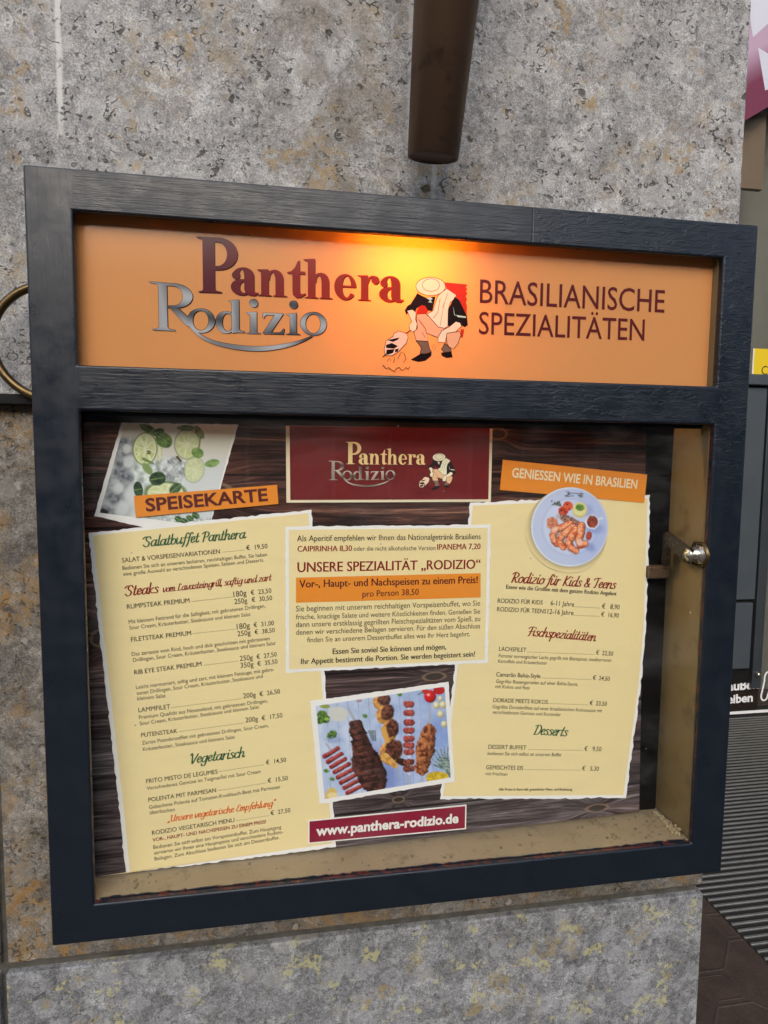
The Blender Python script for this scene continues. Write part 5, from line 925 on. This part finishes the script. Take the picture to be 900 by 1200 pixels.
def p_drink(c):
    t = np.clip((c.Y - 40) / 260, 0, 1); c.c[:] = np.array(lin((240, 230, 205))) * (1 - t[..., None]) + np.array(lin((214, 218, 220))) * t[..., None]
    c.put(np.clip((330 - c.X - (c.Y - 300) * .25) / 120, 0, 1) * np.clip((c.Y - 70) / 60, 0, 1), c.mott((110, 114, 122), (204, 208, 212), 46, 1, .3, .7))
    for x, y, r in ((215, 130, 26), (210, 315, 36), (170, 300, 20), (160, 440, 42), (250, 330, 26), (110, 520, 22), (190, 250, 24)): c.ell(x, y, r, r * .9, c.mott((56, 60, 68), (140, 146, 156), 14, x), 0, .9, .5, .8)
    for x, y, r in ((240, 240, 28), (230, 170, 22), (180, 390, 26), (260, 420, 40), (200, 500, 34)): c.ell(x, y, r, r * 1.2, (216, 220, 224), 20, .6, .4, .8)
    gl_ = c.mott((160, 170, 168), (232, 238, 236), 34, 4); c.put(np.clip((c.X - (262 + (c.Y - 250) * .02)) / 10, 0, 1) * np.clip((560 - c.X + (c.Y - 220) * -.1) / 14, 0, 1) * np.clip((c.Y - 215) / 30, 0, 1), gl_)
    c.ell(480, 280, 80, 62, c.mott((140, 146, 150), (230, 234, 236), 20, 7), 15, .3, .4); c.ell(440, 470, 130, 90, c.mott((150, 158, 158), (232, 236, 236), 12, 2), 0, .4, .3, .8)
    def lime(x, y, rx, ry, rot=0, op=1.):
        c.ell(x, y, rx, ry, (128, 146, 60), rot, .06, 0, op); c.ell(x, y, rx * .9, ry * .92, (232, 236, 196), rot, .06, 0, op); c.ell(x, y, rx * .8, ry * .84, c.mott((196, 208, 132), (226, 230, 176), 14, x), rot, .08, 0, op)
        for k in range(8): a = R(k * 45 + 12); c.cap(x, y, x + rx * .78 * math.cos(a), y + ry * .8 * math.sin(a), 2, 3, (238, 240, 214), 3, 0, op)
    lime(408, 170, 14, 80, 0, .7); lime(328, 170, 68, 92, 5); lime(560, 145, 74, 85, 0, .75); lime(600, 285, 60, 75, 10, .5)
    c.cap(505, 215, 525, 238, 7, 6, (84, 70, 40)); c.cap(638, 100, 622, 175, 5, 4, (150, 140, 70))
    def leaf(x, y, rx, ry, rot, c1=(56, 90, 32), c2=(140, 168, 78)):
        c.ell(x, y, rx, ry, c.mott(c1, c2, 20, x), rot, .12, .12); a = R(rot); c.cap(x - rx * .8 * math.cos(a), y - rx * .8 * math.sin(a), x + rx * .8 * math.cos(a), y + rx * .8 * math.sin(a), 2, 1, (160, 184, 110), 3, 0, .8)
    leaf(345, 60, 52, 22, 28); leaf(400, 78, 34, 20, -20, (40, 66, 24), (96, 124, 52)); leaf(432, 122, 50, 40, 35, (60, 92, 34), (120, 150, 64)); leaf(555, 55, 50, 16, 0, (78, 104, 44), (140, 160, 80)); leaf(628, 78, 42, 20, 55, (110, 124, 70), (170, 176, 120)); leaf(618, 192, 36, 28, 25, (96, 136, 62), (150, 184, 104)); leaf(702, 250, 42, 22, -10, (110, 150, 76), (160, 190, 120))
    c.cap(318, 225, 370, 250, 8, 6, (116, 140, 84)); c.ell(340, 280, 40, 20, (134, 160, 96), 50, .3); lime(440, 415, 110, 60, 0, .75); c.ring(440, 415, 112, 62, .12, (96, 120, 50), 0, .8)
    leaf(395, 335, 46, 38, -10, (22, 48, 26), (52, 84, 44)); leaf(290, 395, 26, 44, -10, (26, 52, 30), (60, 90, 54)); leaf(495, 390, 40, 26, -40, (40, 74, 42), (84, 116, 70)); leaf(348, 190, 12, 12, 0, (60, 50, 30), (120, 120, 60))
    c.put(np.clip((c.Y - 545) / 20, 0, 1) * np.clip((c.X - 270) / 20, 0, 1) * np.clip((720 - c.X) / 20, 0, 1), c.mott((140, 150, 150), (226, 232, 230), 8, 3))
    for x, y in ((512, 560), (545, 572), (578, 556), (610, 540)): leaf(x, y, 24, 16, 30, (30, 66, 34), (84, 120, 70))
    c.ell(105, 520, 24, 16, (36, 36, 36), 20, .4, .5)
dp = sheet('drink_photo', [('drink', PAPER)], z=-2.4e-4); grid_obj('picture', ((218, 30), (832, 42), (688, 600), (80, 525)), POSTER['drink_q'], 170, 150, p_drink, (230, 228, 220), 1.8e-4, dp)
def p_plate(c):
    cx, cy = 442, 490; r = np.hypot((c.X - cx) / 386, (c.Y - cy) / 398)
    a = np.arctan2(c.Y - cy, c.X - cx)
    c.put(np.clip((1.16 - r) / .22, 0, 1) ** 1.3 * .8, (96, 88, 66))
    d = r < 1.0; edge = np.clip((1.004 - r) / .012, 0, 1); c.put(edge, (196, 206, 238)); c.put(edge * np.clip((r - .955) / .02, 0, 1), (226, 232, 248)); c.put(edge * np.clip(1 - np.abs(r - .72) / .03, 0, 1) * .35, (160, 172, 216)); c.put(edge * np.clip((.70 - r) / .04, 0, 1) * .6, (214, 222, 246))
    c.put(edge * np.clip((c.X - cx) / 900 + .05, 0, .3), (150, 170, 236))
    for k in range(6): c.cap(250 + k * 16, 262 - k * 6, 352, 282, 4, 2, (90, 104, 98), 3)
    for k in range(5): c.cap(250 + k * 18, 225 + k * 9, 345, 280, 3, 2, (74, 84, 80), 3)
    c.ell(690, 505, 90, 50, (140, 158, 216), 0, .8, 0, .8); c.ell(640, 690, 60, 40, (130, 146, 206), 30, .8, 0, .7); c.ell(620, 330, 50, 60, (140, 156, 214), 0, .8, 0, .6)
    c.ell(372, 330, 50, 50, c.mott((170, 40, 26), (220, 92, 60), 16), 0, .12, .3); c.ell(420, 280, 50, 48, c.mott((190, 46, 28), (232, 104, 66), 18, 3), 0, .12, .2); c.ell(412, 262, 12, 10, (110, 40, 30), 0, .4); c.ell(352, 322, 12, 10, (100, 30, 26), 0, .4)
    c.ell(538, 318, 74, 78, (214, 196, 120), 0, .1, .2); c.ell(538, 312, 66, 66, (232, 222, 160), 0, .2, .2); c.ell(540, 296, 42, 36, c.mott((50, 110, 30), (130, 170, 60), 12), 0, .3, .6)
    c.cap(735, 415, 800, 378, 8, 5, (226, 232, 248)); c.ell(664, 440, 70, 72, (232, 236, 248), 0, .06); c.ell(667, 437, 57, 62, c.mott((120, 40, 26), (168, 76, 48), 30), 0, .08); 
    c.ell(430, 420, 120, 40, c.mott((90, 56, 50), (190, 140, 120), 12), 20, .4, .6); c.ell(265, 450, 55, 60, c.mott((190, 90, 60), (226, 150, 110), 12), 0, .25, .5)
    def shr(pts, r0, r1, sd_):
        n_ = len(pts) - 1
        for k in range(n_): ra = r0 + (r1 - r0) * k / n_; c.cap(*pts[k], *pts[k + 1], ra + 4, ra + 2, (150, 64, 40), 5, 6)
        for k in range(n_): ra = r0 + (r1 - r0) * k / n_; c.cap(*pts[k], *pts[k + 1], ra - 3, ra - 5, c.mott((214, 96, 52), (246, 170, 124), 15, sd_), 6, 6, 1., .7)
        for k in range(n_): c.ell(*pts[k], 12, 8, (250, 206, 178), 0, .8, 0, .7)
    shr([(440, 460), (370, 490), (300, 520), (272, 570), (285, 630), (310, 660)], 36, 30, 1); shr([(470, 490), (410, 540), (355, 590), (340, 640), (375, 690)], 36, 31, 2); shr([(500, 520), (460, 580), (430, 640), (450, 700), (500, 730)], 40, 30, 3); shr([(555, 480), (550, 550), (530, 620), (545, 670), (590, 660)], 40, 34, 4); c.ell(630, 580, 30, 46, c.mott((140, 50, 36), (190, 90, 66), 12), 10, .2, .3); c.ell(535, 640, 30, 34, (244, 206, 190), 0, .5, 0, .8); c.ell(290, 510, 36, 24, (248, 204, 180), -20, .6, 0, .8)
    # small shop name printed on the rim
    for a in ((395, 130, 440, 150), (430, 125, 425, 160), (440, 150, 525, 155), (390, 178, 440, 165), (400, 185, 480, 178)): c.cap(*a, 4, 4, (70, 66, 84), 3, 6)
    c.ell(548, 172, 26, 26, c.mott((36, 32, 40), (150, 150, 170), 9), 0, .3, .6)
# round print: polar grid, its lower left edge carries the soft printed halo
nr, na = 70, 120; rr_ = np.linspace(0, 1, nr)[:, None]; aa = np.linspace(0, 2 * math.pi, na, endpoint=False)[None, :]
ext = 1.0 + .16 * np.clip(np.cos(aa - R(125)) + .35, 0, 1); XX = 442 + 386 * rr_ * ext * np.cos(aa); YY = 490 + 398 * rr_ * ext * np.sin(aa)
cv = Canvas(XX, YY, (242, 221, 166)); p_plate(cv); Q = np.array(POSTER['plate_q']); U = XX / 900; V = (YY - 20) / 923
q = Q[0] * ((1-U)*(1-V))[..., None] + Q[1] * (U*(1-V))[..., None] + Q[2] * (U*V)[..., None] + Q[3] * ((1-U)*V)[..., None]
P = Print(); P.v = [(a / 1000, c / 1000, 15e-4) for a, c in q.reshape(-1, 2)]; P.c = np.clip(cv.c.reshape(-1, 3), 0, 1).tolist()
P.f = [(i*na + j, (i+1)*na + j, (i+1)*na + (j+1) % na, i*na + (j+1) % na) for i in range(nr - 1) for j in range(na)]
P.obj('plate_photo', M_ink, po)
